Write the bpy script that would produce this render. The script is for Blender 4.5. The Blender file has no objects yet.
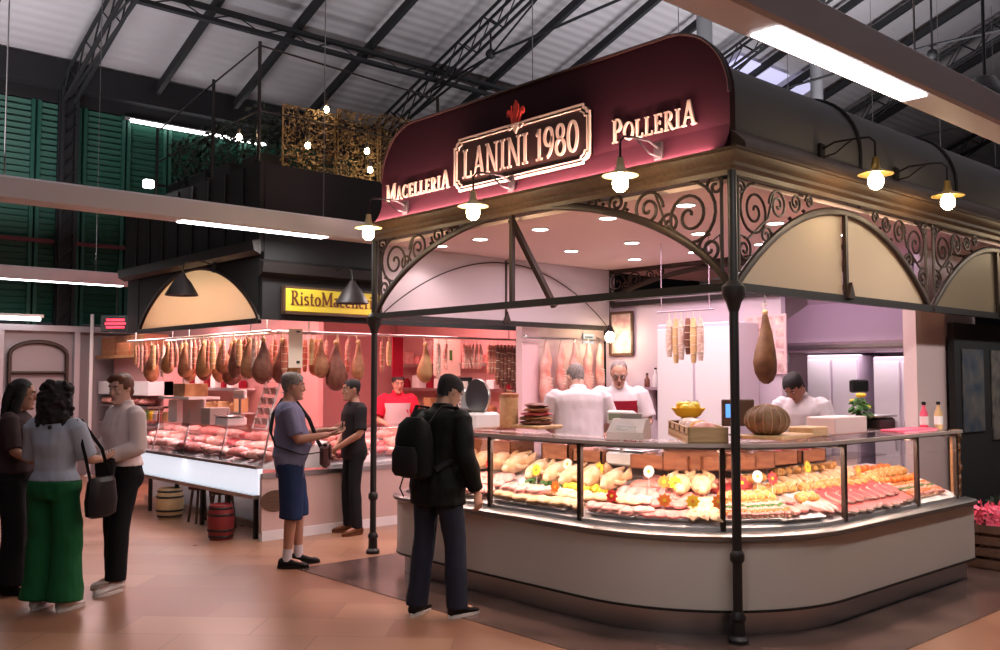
import bpy, math, random
from mathutils import Vector, Matrix, noise
S = bpy.context.scene
COL = S.collection
RN = random.Random(11)
PI = math.pi
rad = math.radians

# ------------------------------------------------------------------ materials
def mat(name, col, rough=.6, metal=0, var=0, vscale=8, col2=None, bump=0, bscale=40, emit=0, ecol=None, spec=None, coat=0, sss=0):
    m = bpy.data.materials.new(name); m.use_nodes = True
    nt = m.node_tree; b = nt.nodes['Principled BSDF']
    c = (*col, 1)
    b.inputs['Base Color'].default_value = c
    b.inputs['Roughness'].default_value = rough
    b.inputs['Metallic'].default_value = metal
    if spec is not None: b.inputs['Specular IOR Level'].default_value = spec
    if coat: b.inputs['Coat Weight'].default_value = coat; b.inputs['Coat Roughness'].default_value = .15
    if sss: b.inputs['Subsurface Weight'].default_value = sss; b.inputs['Subsurface Radius'].default_value = (.02, .008, .005)
    if var or col2 or bump:
        tc = nt.nodes.new('ShaderNodeTexCoord')
    if var or col2:
        n = nt.nodes.new('ShaderNodeTexNoise'); n.inputs['Scale'].default_value = vscale; n.inputs['Detail'].default_value = 4
        nt.links.new(tc.outputs['Object'], n.inputs['Vector'])
        r = nt.nodes.new('ShaderNodeValToRGB')
        a = tuple(max(0, x*(1-var)) for x in col); d = tuple(min(1, x*(1+var)) for x in col)
        if col2: a, d = col, col2
        r.color_ramp.elements[0].position = .36; r.color_ramp.elements[1].position = .64
        r.color_ramp.elements[0].color = (*a, 1); r.color_ramp.elements[1].color = (*d, 1)
        nt.links.new(n.outputs['Fac'], r.inputs['Fac']); nt.links.new(r.outputs['Color'], b.inputs['Base Color'])
    if bump:
        n2 = nt.nodes.new('ShaderNodeTexNoise'); n2.inputs['Scale'].default_value = bscale
        nt.links.new(tc.outputs['Object'], n2.inputs['Vector'])
        bp = nt.nodes.new('ShaderNodeBump'); bp.inputs['Strength'].default_value = bump; bp.inputs['Distance'].default_value = .01
        nt.links.new(n2.outputs['Fac'], bp.inputs['Height']); nt.links.new(bp.outputs['Normal'], b.inputs['Normal'])
    if emit:
        b.inputs['Emission Color'].default_value = (*(ecol or col), 1); b.inputs['Emission Strength'].default_value = emit
    return m

def glass_mat(name, tint=(1, 1, 1), refl=.07):
    m = bpy.data.materials.new(name); m.use_nodes = True
    nt = m.node_tree; nt.nodes.clear()
    o = nt.nodes.new('ShaderNodeOutputMaterial'); mx = nt.nodes.new('ShaderNodeMixShader')
    t = nt.nodes.new('ShaderNodeBsdfTransparent'); g = nt.nodes.new('ShaderNodeBsdfGlossy')
    lw = nt.nodes.new('ShaderNodeLayerWeight'); lw.inputs['Blend'].default_value = .12
    mul = nt.nodes.new('ShaderNodeMath'); mul.operation = 'MULTIPLY_ADD'; mul.inputs[1].default_value = .5; mul.inputs[2].default_value = refl
    nt.links.new(lw.outputs['Facing'], mul.inputs[0])
    t.inputs['Color'].default_value = (*tint, 1); g.inputs['Roughness'].default_value = .03
    nt.links.new(mul.outputs[0], mx.inputs['Fac']); nt.links.new(t.outputs[0], mx.inputs[1]); nt.links.new(g.outputs[0], mx.inputs[2])
    nt.links.new(mx.outputs[0], o.inputs['Surface'])
    return m

def wood_mat(name, c1, c2, scale=3, rough=.5):
    m = mat(name, c1, rough); nt = m.node_tree; b = nt.nodes['Principled BSDF']
    tc = nt.nodes.new('ShaderNodeTexCoord'); mp = nt.nodes.new('ShaderNodeMapping'); mp.inputs['Scale'].default_value = (scale, scale*8, scale*8)
    n = nt.nodes.new('ShaderNodeTexNoise'); n.inputs['Scale'].default_value = 2; n.inputs['Detail'].default_value = 5
    r = nt.nodes.new('ShaderNodeValToRGB'); r.color_ramp.elements[0].position = .35; r.color_ramp.elements[1].position = .65
    r.color_ramp.elements[0].color = (*c1, 1); r.color_ramp.elements[1].color = (*c2, 1)
    nt.links.new(tc.outputs['Object'], mp.inputs['Vector']); nt.links.new(mp.outputs[0], n.inputs['Vector'])
    nt.links.new(n.outputs['Fac'], r.inputs['Fac']); nt.links.new(r.outputs['Color'], b.inputs['Base Color'])
    return m

# ------------------------------------------------------------------ mesh builder
class MB:
    def __init__(s): s.v = []; s.f = []; s.m = []; s.mi = 0; s.xf = Matrix()
    def add(s, vs, fs, mi=None):
        b = len(s.v); s.v += [s.xf @ Vector(p) for p in vs]
        s.f += [tuple(b+i for i in q) for q in fs]; s.m += [s.mi if mi is None else mi]*len(fs); return s
    def box(s, c, d, rz=0, rx=0, ry=0):
        M = Matrix.Translation(c) @ Matrix.Rotation(rz, 4, 'Z') @ Matrix.Rotation(ry, 4, 'Y') @ Matrix.Rotation(rx, 4, 'X')
        h = [x/2 for x in d]
        vs = [M @ Vector((a*h[0], b*h[1], e*h[2])) for a in (-1, 1) for b in (-1, 1) for e in (-1, 1)]
        return s.add(vs, [(0, 1, 3, 2), (4, 6, 7, 5), (0, 4, 5, 1), (2, 3, 7, 6), (0, 2, 6, 4), (1, 5, 7, 3)])
    def bbox(s, c, d, b=.01, rz=0):   # box with chamfered vertical edges and top/bottom edges
        x, y, z = d[0]/2, d[1]/2, d[2]/2
        M = Matrix.Translation(c) @ Matrix.Rotation(rz, 4, 'Z')
        def ring(k, zz): return [M @ Vector(p) for p in [(x-k, -y+k-b+b, zz), (x-k, y-k-b, zz), (x-k-b, y-k, zz), (-x+k+b, y-k, zz), (-x+k, y-k-b, zz), (-x+k, -y+k+b, zz), (-x+k+b, -y+k, zz), (x-k-b, -y+k, zz)]]
        def ring(k, zz):
            X, Y = x-k, y-k
            return [M @ Vector(p) for p in [(X, -Y+b, zz), (X, Y-b, zz), (X-b, Y, zz), (-X+b, Y, zz), (-X, Y-b, zz), (-X, -Y+b, zz), (-X+b, -Y, zz), (X-b, -Y, zz)]]
        return s.loft([ring(b, -z), ring(0, -z+b), ring(0, z-b), ring(b, z)])
    def loft(s, rings, cap=True, closed=True):
        n = len(rings[0]); vs = [p for r in rings for p in r]; fs = []
        for i in range(len(rings)-1):
            for j in range(n if closed else n-1):
                k = (j+1) % n; fs.append((i*n+j, i*n+k, (i+1)*n+k, (i+1)*n+j))
        if cap: fs += [tuple(range(n-1, -1, -1)), tuple((len(rings)-1)*n+j for j in range(n))]
        return s.add(vs, fs)
    def tube(s, pts, r, n=8, cap=True, flat=1, closed=False):
        pts = [Vector(p) for p in pts]; rs = r if isinstance(r, (list, tuple)) else [r]*len(pts); rings = []
        up = None
        for i, p in enumerate(pts):
            if closed: t = pts[(i+1) % len(pts)]-pts[i-1]
            else: t = pts[min(i+1, len(pts)-1)]-pts[max(i-1, 0)]
            t.normalize() if t.length > 1e-9 else None
            if up is None:
                up = Vector((0, 0, 1)) if abs(t.z) < .9 else Vector((0, 1, 0))
            a = t.cross(up)
            if a.length < 1e-6: a = t.orthogonal()
            a.normalize(); b = a.cross(t); up = b
            rr = rs[i]; r1, r2 = rr if isinstance(rr, (list, tuple)) else (rr, rr*flat)
            rings.append([p+a*(math.cos(2*PI*k/n)*r1)+b*(math.sin(2*PI*k/n)*r2) for k in range(n)])
        if closed: rings.append(rings[0]); cap = False
        return s.loft(rings, cap)
    def lathe(s, prof, c=(0, 0, 0), n=20, cap=True, sx=1, sy=1, M=None):
        rings = []
        for r, z in prof:
            ring = [Vector((math.cos(2*PI*k/n)*r*sx, math.sin(2*PI*k/n)*r*sy, z)) for k in range(n)]
            if M: ring = [M @ p for p in ring]
            rings.append([p+Vector(c) for p in ring])
        return s.loft(rings, cap)
    def ell(s, c, d, n=14, m=9, M=None, nz=0, ns=6, seed=0, pw=1):
        c = Vector(c); rings = []
        for i in range(m+1):
            ph = -PI/2+PI*(i/m); ph = max(-PI/2+.02, min(PI/2-.02, ph)); ring = []
            for k in range(n):
                t = 2*PI*k/n; q = Vector((math.cos(ph)*math.cos(t), math.cos(ph)*math.sin(t), math.sin(ph)))
                if nz: q *= 1+nz*noise.noise(q*ns*.4+Vector((seed*3.1, seed, 0)))
                q = Vector((q.x*d[0], q.y*d[1], q.z*d[2]))
                ring.append(c+(M @ q if M else q))
            rings.append(ring)
        return s.loft(rings)
    def prism(s, poly, d, M=None):   # polygon in local xy, extruded in z by d (0..d)
        n = len(poly); vs = [Vector((x, y, 0)) for x, y in poly]+[Vector((x, y, d)) for x, y in poly]
        if M: vs = [M @ p for p in vs]
        return s.add(vs, [tuple(range(n-1, -1, -1)), tuple(range(n, 2*n))]+[(i, (i+1) % n, n+(i+1) % n, n+i) for i in range(n)])
    def mesh(s, name):
        me = bpy.data.meshes.new(name); me.from_pydata([tuple(p) for p in s.v], [], s.f)
        for p, i in zip(me.polygons, s.m): p.material_index = i
        return me
    def build(s, name, ms, parent=None, smooth=35, loc=None, rz=None, label=None):
        me = s.mesh(name)
        for m in (ms if isinstance(ms, (list, tuple)) else [ms]): me.materials.append(m)
        me.validate()
        import bmesh
        bm = bmesh.new(); bm.from_mesh(me); bmesh.ops.recalc_face_normals(bm, faces=bm.faces); bm.to_mesh(me); bm.free()
        if smooth:
            me.shade_smooth(); me.set_sharp_from_angle(angle=rad(smooth))
        o = bpy.data.objects.new(name, me); COL.objects.link(o)
        if parent: o.parent = parent
        if loc is not None: o.location = loc
        if rz is not None: o.rotation_euler = (0, 0, rz)
        if label: o['label'] = label
        return o

def tag(o, label=None, cat=None, group=None, kind=None):
    if label: o['label'] = label
    if cat: o['category'] = cat
    if group: o['group'] = group
    if kind: o['kind'] = kind
    return o
def thing(name, label, cat, loc=(0, 0, 0), rz=0, group=None):
    o = bpy.data.objects.new(name, None); COL.objects.link(o); o.location = loc; o.rotation_euler = (0, 0, rz); o.empty_display_size = .1
    return tag(o, label, cat, group)
def dup(o, loc=None, rz=None, label=None, group=None, scale=None, rot=None):
    c = o.copy(); COL.objects.link(c)
    if loc is not None: c.location = loc
    if rz is not None: c.rotation_euler = (0, 0, rz)
    if rot is not None: c.rotation_euler = rot
    if scale: c.scale = (scale,)*3 if not isinstance(scale, (tuple, list)) else scale
    if label: c['label'] = label
    if group: c['group'] = group
    def kids(src, dst):
        for k in list(CH.get(src.name, src.children)):
            d = k.copy(); COL.objects.link(d); d.parent = dst; kids(k, d)
    kids(o, c); return c
CH = {}
def struct(name, mb, ms, smooth=35, label=None):
    return tag(mb.build(name, ms, smooth=smooth), label, None, None, 'structure')
def solid(name, mb, ms, label, cat, group=None, loc=None, rz=None, smooth=35):
    return tag(mb.build(name, ms, loc=loc, rz=rz, smooth=smooth), label, cat, group)

def area(loc, size, power, col, rot=(0, 0, 0), sy=None, spread=None):
    l = bpy.data.lights.new('area_light', 'AREA'); l.energy = power; l.color = col; l.size = size
    if sy: l.shape = 'RECTANGLE'; l.size_y = sy
    if spread: l.spread = spread
    o = bpy.data.objects.new('area_light', l); COL.objects.link(o); o.location = loc; o.rotation_euler = rot; return o
def point(loc, power, col, r=.04):
    l = bpy.data.lights.new('bulb_light', 'POINT'); l.energy = power; l.color = col; l.shadow_soft_size = r
    o = bpy.data.objects.new('bulb_light', l); COL.objects.link(o); o.location = loc; return o
def spot(loc, power, col, ang=100, r=.05):
    l = bpy.data.lights.new('spot_light', 'SPOT'); l.energy = power; l.color = col; l.shadow_soft_size = r; l.spot_size = rad(ang); l.spot_blend = .6
    o = bpy.data.objects.new('spot_light', l); COL.objects.link(o); o.location = loc; return o

ORD = 'first second third fourth fifth sixth seventh eighth ninth tenth eleventh twelfth thirteenth fourteenth fifteenth sixteenth seventeenth eighteenth nineteenth twentieth'.split()

# ------------------------------------------------------------------ lettering
def arc_pts(cx, cy, rx, ry, a0, a1, n=22):
    return [(cx+rx*math.cos(rad(a0+(a1-a0)*i/n)), cy+ry*math.sin(rad(a0+(a1-a0)*i/n))) for i in range(n+1)]
def stroke(pts, wf):
    L, Rr = [], []
    for i, p in enumerate(pts):
        a = pts[max(0, i-1)]; b = pts[min(len(pts)-1, i+1)]
        dx, dy = b[0]-a[0], b[1]-a[1]; l = math.hypot(dx, dy) or 1; nx, ny = -dy/l, dx/l
        w = wf(nx, ny)/2; L.append((p[0]+nx*w, p[1]+ny*w)); Rr.append((p[0]-nx*w, p[1]-ny*w))
    return L, Rr
T, t_ = .15, .07
def wv(nx, ny): return t_+(T-t_)*abs(nx)
GL = {
 'L': (.68, [('l', .2, 0, .2, 1, T), ('l', .05, .035, .62, .035, .07), ('l', .6, 0, .6, .22, .06), ('l', .05, .965, .36, .965, .07)]),
 'A': (.80, [('l', .13, 0, .4, 1, .08), ('l', .4, 1, .68, 0, T), ('l', .22, .33, .58, .33, .07), ('l', .0, .03, .26, .03, .06), ('l', .53, .03, .82, .03, .06)]),
 'N': (.90, [('l', .16, 0, .16, 1, .08), ('l', .74, 0, .74, 1, .08), ('l', .16, .95, .72, .05, T), ('l', .02, .03, .3, .03, .06), ('l', .02, .97, .22, .97, .06), ('l', .6, .97, .88, .97, .06)]),
 'I': (.42, [('l', .2, 0, .2, 1, T), ('l', .04, .035, .36, .035, .07), ('l', .04, .965, .36, .965, .07)]),
 '1': (.45, [('l', .24, 0, .24, 1, T), ('l', .06, .035, .42, .035, .07), ('l', .06, .8, .26, .97, .09)]),
 '9': (.62, [('a', .29, .68, .22, .28, 0, 360), ('a', .1, .62, .42, .6, 5, -75)]),
 '8': (.62, [('a', .3, .75, .18, .21, 0, 360), ('a', .3, .27, .23, .24, 0, 360)]),
 '0': (.66, [('a', .32, .5, .25, .46, 0, 360)]),
 'M': (1.06, [('l', .16, 0, .16, 1, .08), ('l', .16, .97, .5, .1, T), ('l', .5, .1, .86, .97, .07), ('l', .88, 0, .88, 1, T), ('l', .02, .03, .3, .03, .06), ('l', .74, .03, 1.04, .03, .06), ('l', .02, .97, .2, .97, .06), ('l', .82, .97, 1.02, .97, .06)]),
 'C': (.74, [('a', .42, .5, .33, .46, 48, 312), ('l', .66, .72, .66, .96, .06), ('l', .66, .06, .66, .26, .06)]),
 'E': (.68, [('l', .2, 0, .2, 1, T), ('l', .05, .035, .6, .035, .07), ('l', .05, .965, .58, .965, .07), ('l', .2, .52, .46, .52, .07), ('l', .585, 0, .585, .2, .06), ('l', .565, .8, .565, 1, .06), ('l', .46, .42, .46, .62, .06)]),
 'R': (.78, [('l', .2, 0, .2, 1, T), ('l', .05, .035, .36, .035, .07), ('l', .05, .965, .36, .965, .07), ('a', .32, .74, .24, .23, 90, -90), ('l', .32, .5, .2, .5, .07), ('l', .36, .5, .66, .02, T), ('l', .6, .03, .8, .03, .06)]),
 'P': (.68, [('l', .2, 0, .2, 1, T), ('l', .05, .035, .36, .035, .07), ('l', .05, .965, .36, .965, .07), ('a', .32, .72, .26, .25, 90, -90), ('l', .32, .46, .2, .46, .07)]),
 'O': (.84, [('a', .42, .5, .34, .46, 0, 360)]),
 'i': (.3, [('l', .15, 0, .15, .62, .14), ('l', .03, .03, .27, .03, .05), ('l', .04, .6, .16, .6, .05), ('l', .15, .76, .15, .9, .14)]),
 's': (.46, [('a', .23, .47, .14, .14, 30, 260), ('a', .23, .18, .15, .15, 85, -150)]),
 't': (.4, [('a', .3, .14, .13, .12, 180, 320), ('l', .17, .12, .17, .84, .13), ('l', .03, .6, .36, .6, .06)]),
 'o': (.56, [('a', .28, .31, .2, .29, 0, 360)]),
 'a': (.52, [('a', .23, .17, .16, .15, 0, 360), ('l', .4, 0, .4, .45, .12), ('a', .25, .44, .15, .16, 0, 150)]),
 'c': (.5, [('a', .28, .31, .2, .29, 50, 310)]),
 'e': (.54, [('a', .28, .31, .2, .29, 0, 310), ('l', .08, .33, .48, .33, .06)]),
 'l': (.3, [('l', .15, 0, .15, 1, .13), ('l', .03, .03, .27, .03, .05), ('l', .04, .97, .16, .97, .05)]),
 'r': (.42, [('l', .13, 0, .13, .62, .13), ('l', .01, .03, .26, .03, .05), ('a', .3, .44, .14, .16, 160, 50)]),
}
def letter_mb(ch, h, M, depth):
    mb = MB()
    for st in GL[ch][1]:
        if st[0] == 'l':
            pts = [(st[1], st[2]), (st[3], st[4])]; w = st[5]; L, Rr = stroke(pts, lambda a, b: w)
        else:
            L, Rr = stroke(arc_pts(*st[1:]), wv)
            if st[5] - st[6] == -360:   # closed ring
                L[-1] = L[0]; Rr[-1] = Rr[0]
        for i in range(len(L)-1):
            mb.prism([(x*h, y*h) for x, y in (Rr[i], Rr[i+1], L[i+1], L[i])], depth, M)
    return mb
def word(parent, text, M, h, depth, m, big=(), bigf=1.3, gap=.06, width=None, name='letter'):
    tot = sum((GL[c][0]+gap)*(bigf if i in big else 1) if c != ' ' else .35 for i, c in enumerate(text))*h
    k = width/tot if width else 1; x = 0
    for i, c in enumerate(text):
        if c == ' ': x += .35*h*k; continue
        hh = h*(bigf if i in big else 1)
        mb = letter_mb(c, hh, M @ Matrix.Translation((x, 0, 0)) @ Matrix.Diagonal((k, 1, 1, 1)), depth)
        mb.build(name, m, parent, smooth=0); x += (GL[c][0]+gap)*hh*k
# ------------------------------------------------------------------ people
M = {}
def remesh_mb(mb, vox, smooth_it=3):
    me = mb.mesh('tmp'); o = bpy.data.objects.new('tmp', me); COL.objects.link(o)
    a = o.modifiers.new('r', 'REMESH'); a.mode = 'VOXEL'; a.voxel_size = vox
    if smooth_it:
        b = o.modifiers.new('s', 'SMOOTH'); b.iterations = smooth_it; b.factor = .5
    dg = bpy.context.evaluated_depsgraph_get(); ev = o.evaluated_get(dg); em = ev.to_mesh()
    vs = [v.co.copy() for v in em.vertices]; fs = [tuple(p.vertices) for p in em.polygons]
    ev.to_mesh_clear(); bpy.data.objects.remove(o); bpy.data.meshes.remove(me)
    return vs, fs
def folds(vs, amp, seed, sx=7, sz=5):
    import bmesh
    out = []
    for v in vs:
        n = noise.noise(Vector((v.x*sx+seed*5, v.y*sx, v.z*sz)))*amp + noise.noise(Vector((v.x*20+seed, v.y*20, v.z*9)))*amp*.45
        d = Vector((v.x, v.y, 0)); l = d.length or 1
        out.append(v+d/l*n)
    return out
def oval(cx, cy, z, rx, ry, n=20, pw=.85, back=1.0):
    r = []
    for k in range(n):
        t = 2*PI*k/n; c, s_ = math.cos(t), math.sin(t)
        x = math.copysign(abs(c)**pw, c)*rx; y = math.copysign(abs(s_)**pw, s_)*ry*(back if s_ < 0 else 1)
        r.append(Vector((cx+x, cy+y, z)))
    return r
HEADP = [(-.118, .028, .03, .062), (-.105, .045, .05, .045), (-.08, .056, .066, .028), (-.05, .063, .08, .014), (-.015, .069, .09, .004), (.02, .073, .096, 0), (.05, .075, .098, -.004), (.08, .071, .092, -.008), (.105, .056, .073, -.01), (.12, .034, .045, -.01), (.127, .012, .016, -.01)]
def head_rings(k=0, top=0, n=24, rows=None):
    return [oval(0, cy, z+(top if z > 0 else 0)*max(0, z)/.127, rx+k, ry+k, n, .95) for z, rx, ry, cy in (rows or HEADP)]

def hand(mb, wrist, d, nrm, thumb, curl=25, spread=1, size=1.0):
    """palm, five fingers; d = direction of the hand, nrm = out of the palm, thumb = +-1 side"""
    d = Vector(d).normalized(); nrm = Vector(nrm); nrm = (nrm-d*nrm.dot(d)).normalized(); s_ = d.cross(nrm)*thumb
    w = Vector(wrist); z = size
    rings = []
    for t, hw, ht in ((-.02, .026, .02), (.01, .03, .018), (.045, .041, .016), (.085, .043, .014), (.1, .04, .011)):
        rings.append([w+d*(t*z)+s_*(math.cos(2*PI*k/12)*hw*z)+nrm*(math.sin(2*PI*k/12)*ht*z) for k in range(12)])
    mb.loft(rings)
    for i, (off, ln) in enumerate(((.032, .072), (.011, .082), (-.011, .076), (-.031, .06))):
        b = w+d*(.092*z)+s_*(off*z*1.02); a = rad(curl*(.6+.15*i)); fd = (d*math.cos(a)+nrm*math.sin(a)+s_*(off*1.6*spread)).normalized()
        p1 = b+fd*ln*.5*z; a2 = rad(curl*1.7+6); fd2 = (d*math.cos(a2)+nrm*math.sin(a2)+s_*(off*1.2*spread)).normalized(); p2 = p1+fd2*ln*.32*z
        a3 = rad(curl*2.4+8); fd3 = (d*math.cos(a3)+nrm*math.sin(a3)).normalized(); p3 = p2+fd3*ln*.22*z
        mb.tube([b-d*.012, b+fd*.004, p1, p2, p3], [.0088*z, .0092*z, .0085*z, .0078*z, .0055*z], 8)
    tb = w+d*.025*z+s_*.024*z+nrm*.004; td = (s_*.8+d*.75+nrm*.25).normalized(); td2 = (d*.95+s_*.25+nrm*.35).normalized()
    mb.tube([tb-td*.012, tb, tb+td*.035*z, tb+td*.035*z+td2*.032*z, tb+td*.035*z+td2*.05*z], [.012*z, .012*z, .0105*z, .009*z, .006*z], 8)

def tube_along(mb, a, b, c, r, n=14, t0=0, t1=1, inflate=0):
    """limb from a over b to c with radii r=(ra, rb, rc), cut to t0..t1 of its whole length"""
    a, b, c = Vector(a), Vector(b), Vector(c); la, lb = (b-a).length, (c-b).length; L = la+lb; pts, rs = [], []
    N = 12
    for i in range(N+1):
        t = (t0+(t1-t0)*i/N)*L
        p = a.lerp(b, t/la) if t < la else b.lerp(c, (t-la)/lb)
        if abs(t-la) < .05*L:   # round the joint
            q = (t-la)/(.05*L); p = p.lerp((a.lerp(b, 1-.05*L/la)+b.lerp(c, .05*L/lb))*.5, .35*(1-abs(q)))
        u = t/la if t < la else (t-la)/lb
        if t < la: rr = r[0]+(r[1]-r[0])*u
        else:
            rr = r[1]+(r[2]-r[1])*u; rr += .25*(r[1]-r[2])*math.sin(PI*min(1, u*1.25))*(1 if u < .8 else 0)
        pts.append(p); rs.append(rr+inflate)
    mb.tube(pts, rs, n)

def person(label, loc, face, h, A, group=None):
    k = h/1.75; rz = math.atan2(-face[0], face[1])
    root = thing('person', label, 'person', (loc[0], loc[1], loc[2] if len(loc) > 2 else 0), rz, group)
    Mk = Matrix.Scale(k, 4); sd = A.get('seed', 1); wd = A.get('width', 1); fem = A.get('fem', False)
    lean = rad(A.get('lean', 0)); piv = Vector((0, 0, .95))
    def TL(p):
        p = Vector(p); f = max(0, min(1, (p.z-.93)/.2)); R_ = Matrix.Rotation(-lean*f, 3, 'X'); return piv+R_ @ (p-piv)
    sway = A.get('sway', 0)
    hips = {1: Vector((.092*wd, 0, .93)), -1: Vector((-.092*wd, 0, .93))}
    feet = A.get('feet', {1: (.11, .0, 8), -1: (-.11, .0, -8)})
    ank = {s_: Vector((feet[s_][0], feet[s_][1], .085)) for s_ in (1, -1)}
    knee = {s_: hips[s_].lerp(ank[s_], .5)+Vector((0, .025+A.get('kb', 0)*(1 if s_ == A.get('kbs', 1) else 0), .02)) for s_ in (1, -1)}
    shw = .186*wd*(.92 if fem else 1)
    sho = {s_: TL((s_*shw, -.012, 1.425)) for s_ in (1, -1)}
    arms = A.get('arms', {})
    dfl = {s_: (TL((s_*(shw+.06), -.03, 1.14)), TL((s_*(shw+.065), .04, .90)), (0, .1, -1), (-s_, .1, 0)) for s_ in (1, -1)}
    arms = {s_: tuple(arms[s_]) if s_ in arms else dfl[s_] for s_ in (1, -1)}
    waist = .125 if fem else .15; hipr = .175 if fem else .168
    belly = A.get('belly', 0)
    tor = [(.86, 0, .0, hipr*.9*wd, .105), (.93, 0, -.005, hipr*wd, .118), (1.0, 0, 0, hipr*.96*wd, .115+belly*.5), (1.08, 0, .005+belly*.4, waist*wd, .1+belly), (1.18, 0, .005+belly*.3, waist*1.04*wd, .104+belly*.7), (1.28, 0, .005, .158*wd*(.93 if fem else 1), .113+(.012 if fem else 0)), (1.36, 0, 0, .172*wd*(.93 if fem else 1), .112), (1.42, 0, -.008, .165*wd*(.93 if fem else 1), .092), (1.46, 0, -.012, .12*wd*(.95 if fem else 1), .07), (1.49, 0, -.008, .068, .058), (1.53, 0, .004, .052, .055), (1.58, 0, .012, .05, .054)]
    def torso(mb, infl=0, z0=.85, z1=9, hem=0, ymul=1):
        rows = [t for t in tor if z0-.001 <= t[0] <= z1]
        if rows[0][0] > z0+.01:
            lo = [t for t in tor if t[0] < z0][-1:] or [tor[0]]
            rows = [(z0, 0, rows[0][2], rows[0][3], rows[0][4])]+rows
        elif z0 < .86: rows = [(z0, 0, 0, tor[1][3], tor[1][4])]+rows
        R_ = []
        for j, (z, cx, cy, rx, ry) in enumerate(rows):
            e = infl+hem*max(0, 1-(z-z0)/.3)
            if z > 1.44: e *= max(.25, 1-(z-1.44)/.08)
            R_.append([TL(q) for q in oval(cx, cy, z, rx+e, ry*ymul+e)])
        mb.loft(R_)
    # --- skin
    mb = MB(); mb.xf = Mk
    torso(mb, -.006, .93)
    for s_ in (1, -1):
        mb.ell(sho[s_]+Vector((-s_*.01, 0, 0)), (.058, .055, .055))
        tube_along(mb, sho[s_], arms[s_][0], arms[s_][1], (.05, .04, .026))
        tube_along(mb, hips[s_], knee[s_], ank[s_], (.085, .056, .038))
        fy = rad(-feet[s_][2]*s_); fd = Vector((math.sin(-fy), math.cos(fy), 0))
        mb.tube([ank[s_]-fd*.05+Vector((0, 0, -.045)), ank[s_]+Vector((0, 0, -.02)), ank[s_]+fd*.1+Vector((0, 0, -.045)), ank[s_]+fd*.16+Vector((0, 0, -.06))], [.03, .038, .035, .02], 10)
    hy, hp = A.get('head', (0, 0)); hr = A.get('roll', 0)
    HB = TL((0, .008, 1.535)); HM = Mk @ Matrix.Translation(HB) @ Matrix.Rotation(rad(hy), 4, 'Z') @ Matrix.Rotation(rad(-hp)-lean*.35, 4, 'X') @ Matrix.Rotation(rad(hr), 4, 'Y') @ Matrix.Translation((0, .016, .088))
    mb.xf = HM
    mb.loft(head_rings())
    mb.ell((0, .012, -.09), (.045, .05, .06))                             # under jaw into neck
    mb.tube([(0, .09, .035), (0, .102, .01), (0, .113, -.018), (0, .1, -.034)], [.008, .011, .0155, .011], 8)   # nose
    mb.ell((0, .087, .042), (.055, .012, .009))                           # brow
    for s_ in (1, -1):
        mb.ell((s_*.074, -.008, .005), (.011, .018, .032), 10, 7)         # ear
        mb.ell((s_*.037, .074, -.018), (.022, .018, .016), 10, 7)         # cheek
    mb.ell((0, .098, -.1), (.02, .013, .013), 10, 7)                      # chin
    vs, fs = remesh_mb(mb, .0075*k)
    hb = MB(); hb.xf = Mk
    for s_ in (1, -1):
        d = Vector(arms[s_][2]) if len(arms[s_]) > 2 else (Vector(arms[s_][1])-Vector(arms[s_][0])); nrm = arms[s_][3] if len(arms[s_]) > 3 else (-s_, 0, 0)
        tsg = Vector(d).cross(Vector(nrm)); up = A.get('thumbup', Vector((0, 1, .4)))
        hand(hb, arms[s_][1], d, nrm, 1 if tsg.dot(Vector(up)) > 0 else -1, A.get('curl', 28))
    b2 = MB(); b2.add(vs, fs); b2.add(hb.v, hb.f)
    b2.build('body', M[A.get('skin', 'skin')], root, smooth=80)
    # --- face pieces
    e = MB(); e.xf = HM
    for s_ in (1, -1):
        e.mi = 0; e.ell((s_*.031, .0855, .014), (.0135, .008, .0075), 10, 6)
        e.mi = 1; e.ell((s_*.031, .0905, .014), (.006, .0045, .0065), 8, 6)
    e.build('eyes', [M['eye_white'], M['dark_hair']], root)
    e = MB(); e.xf = HM
    for s_ in (1, -1): e.tube([(s_*.014, .1, .033), (s_*.032, .097, .039), (s_*.05, .086, .034)], [.004, .005, .003], 6)
    e.build('eyebrows', M[A.get('brow', 'dark_hair')], root)
    e = MB(); e.xf = HM
    e.tube([(-.024, .086, -.062), (-.008, .099, -.058), (.008, .099, -.058), (.024, .086, -.062)], [.003, .006, .006, .003], 6)
    e.tube([(-.02, .086, -.066), (0, .098, -.068), (.02, .086, -.066)], [.003, .006, .003], 6)
    e.build('lips', M['lips'], root)
    # --- hair
    H = A.get('hair', 'short'); hm = M[A.get('haircol', 'dark_hair')]
    hbm = MB(); hbm.xf = HM
    rows = [(z, rx, ry, cy) for z, rx, ry, cy in HEADP]
    def cap(k_, zf, zb, top=.0):
        R_ = head_rings(k_, top, 28, [(-.1, .058, .07, -.012), (-.07, .064, .084, -.004)]+HEADP[3:]); n = len(R_[0]); vs_ = [p for r in R_ for p in r]
        fs_ = []
        for i in range(len(R_)-1):
            for j in range(n):
                q = [i*n+j, i*n+(j+1) % n, (i+1)*n+(j+1) % n, (i+1)*n+j]; c_ = sum((vs_[t] for t in q), Vector())/4
                u = (c_.y+.095)/.19; lim = zb+(zf-zb)*max(0, min(1, u))**1.2
                if abs(c_.x) > .055 and -.045 < c_.y < .03: lim = max(lim, .03)
                if c_.z > lim: fs_.append(q)
        fs_.append(tuple((len(R_)-1)*n+j for j in range(n)))
        # thick shell: outer + inner
        b_ = len(vs_); inner = [p*.93 for p in vs_]; mbx = MB(); mbx.xf = HM
        mbx.add(vs_+inner, fs_+[tuple(b_+t for t in reversed(q)) for q in fs_])
        ed = {}
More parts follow.
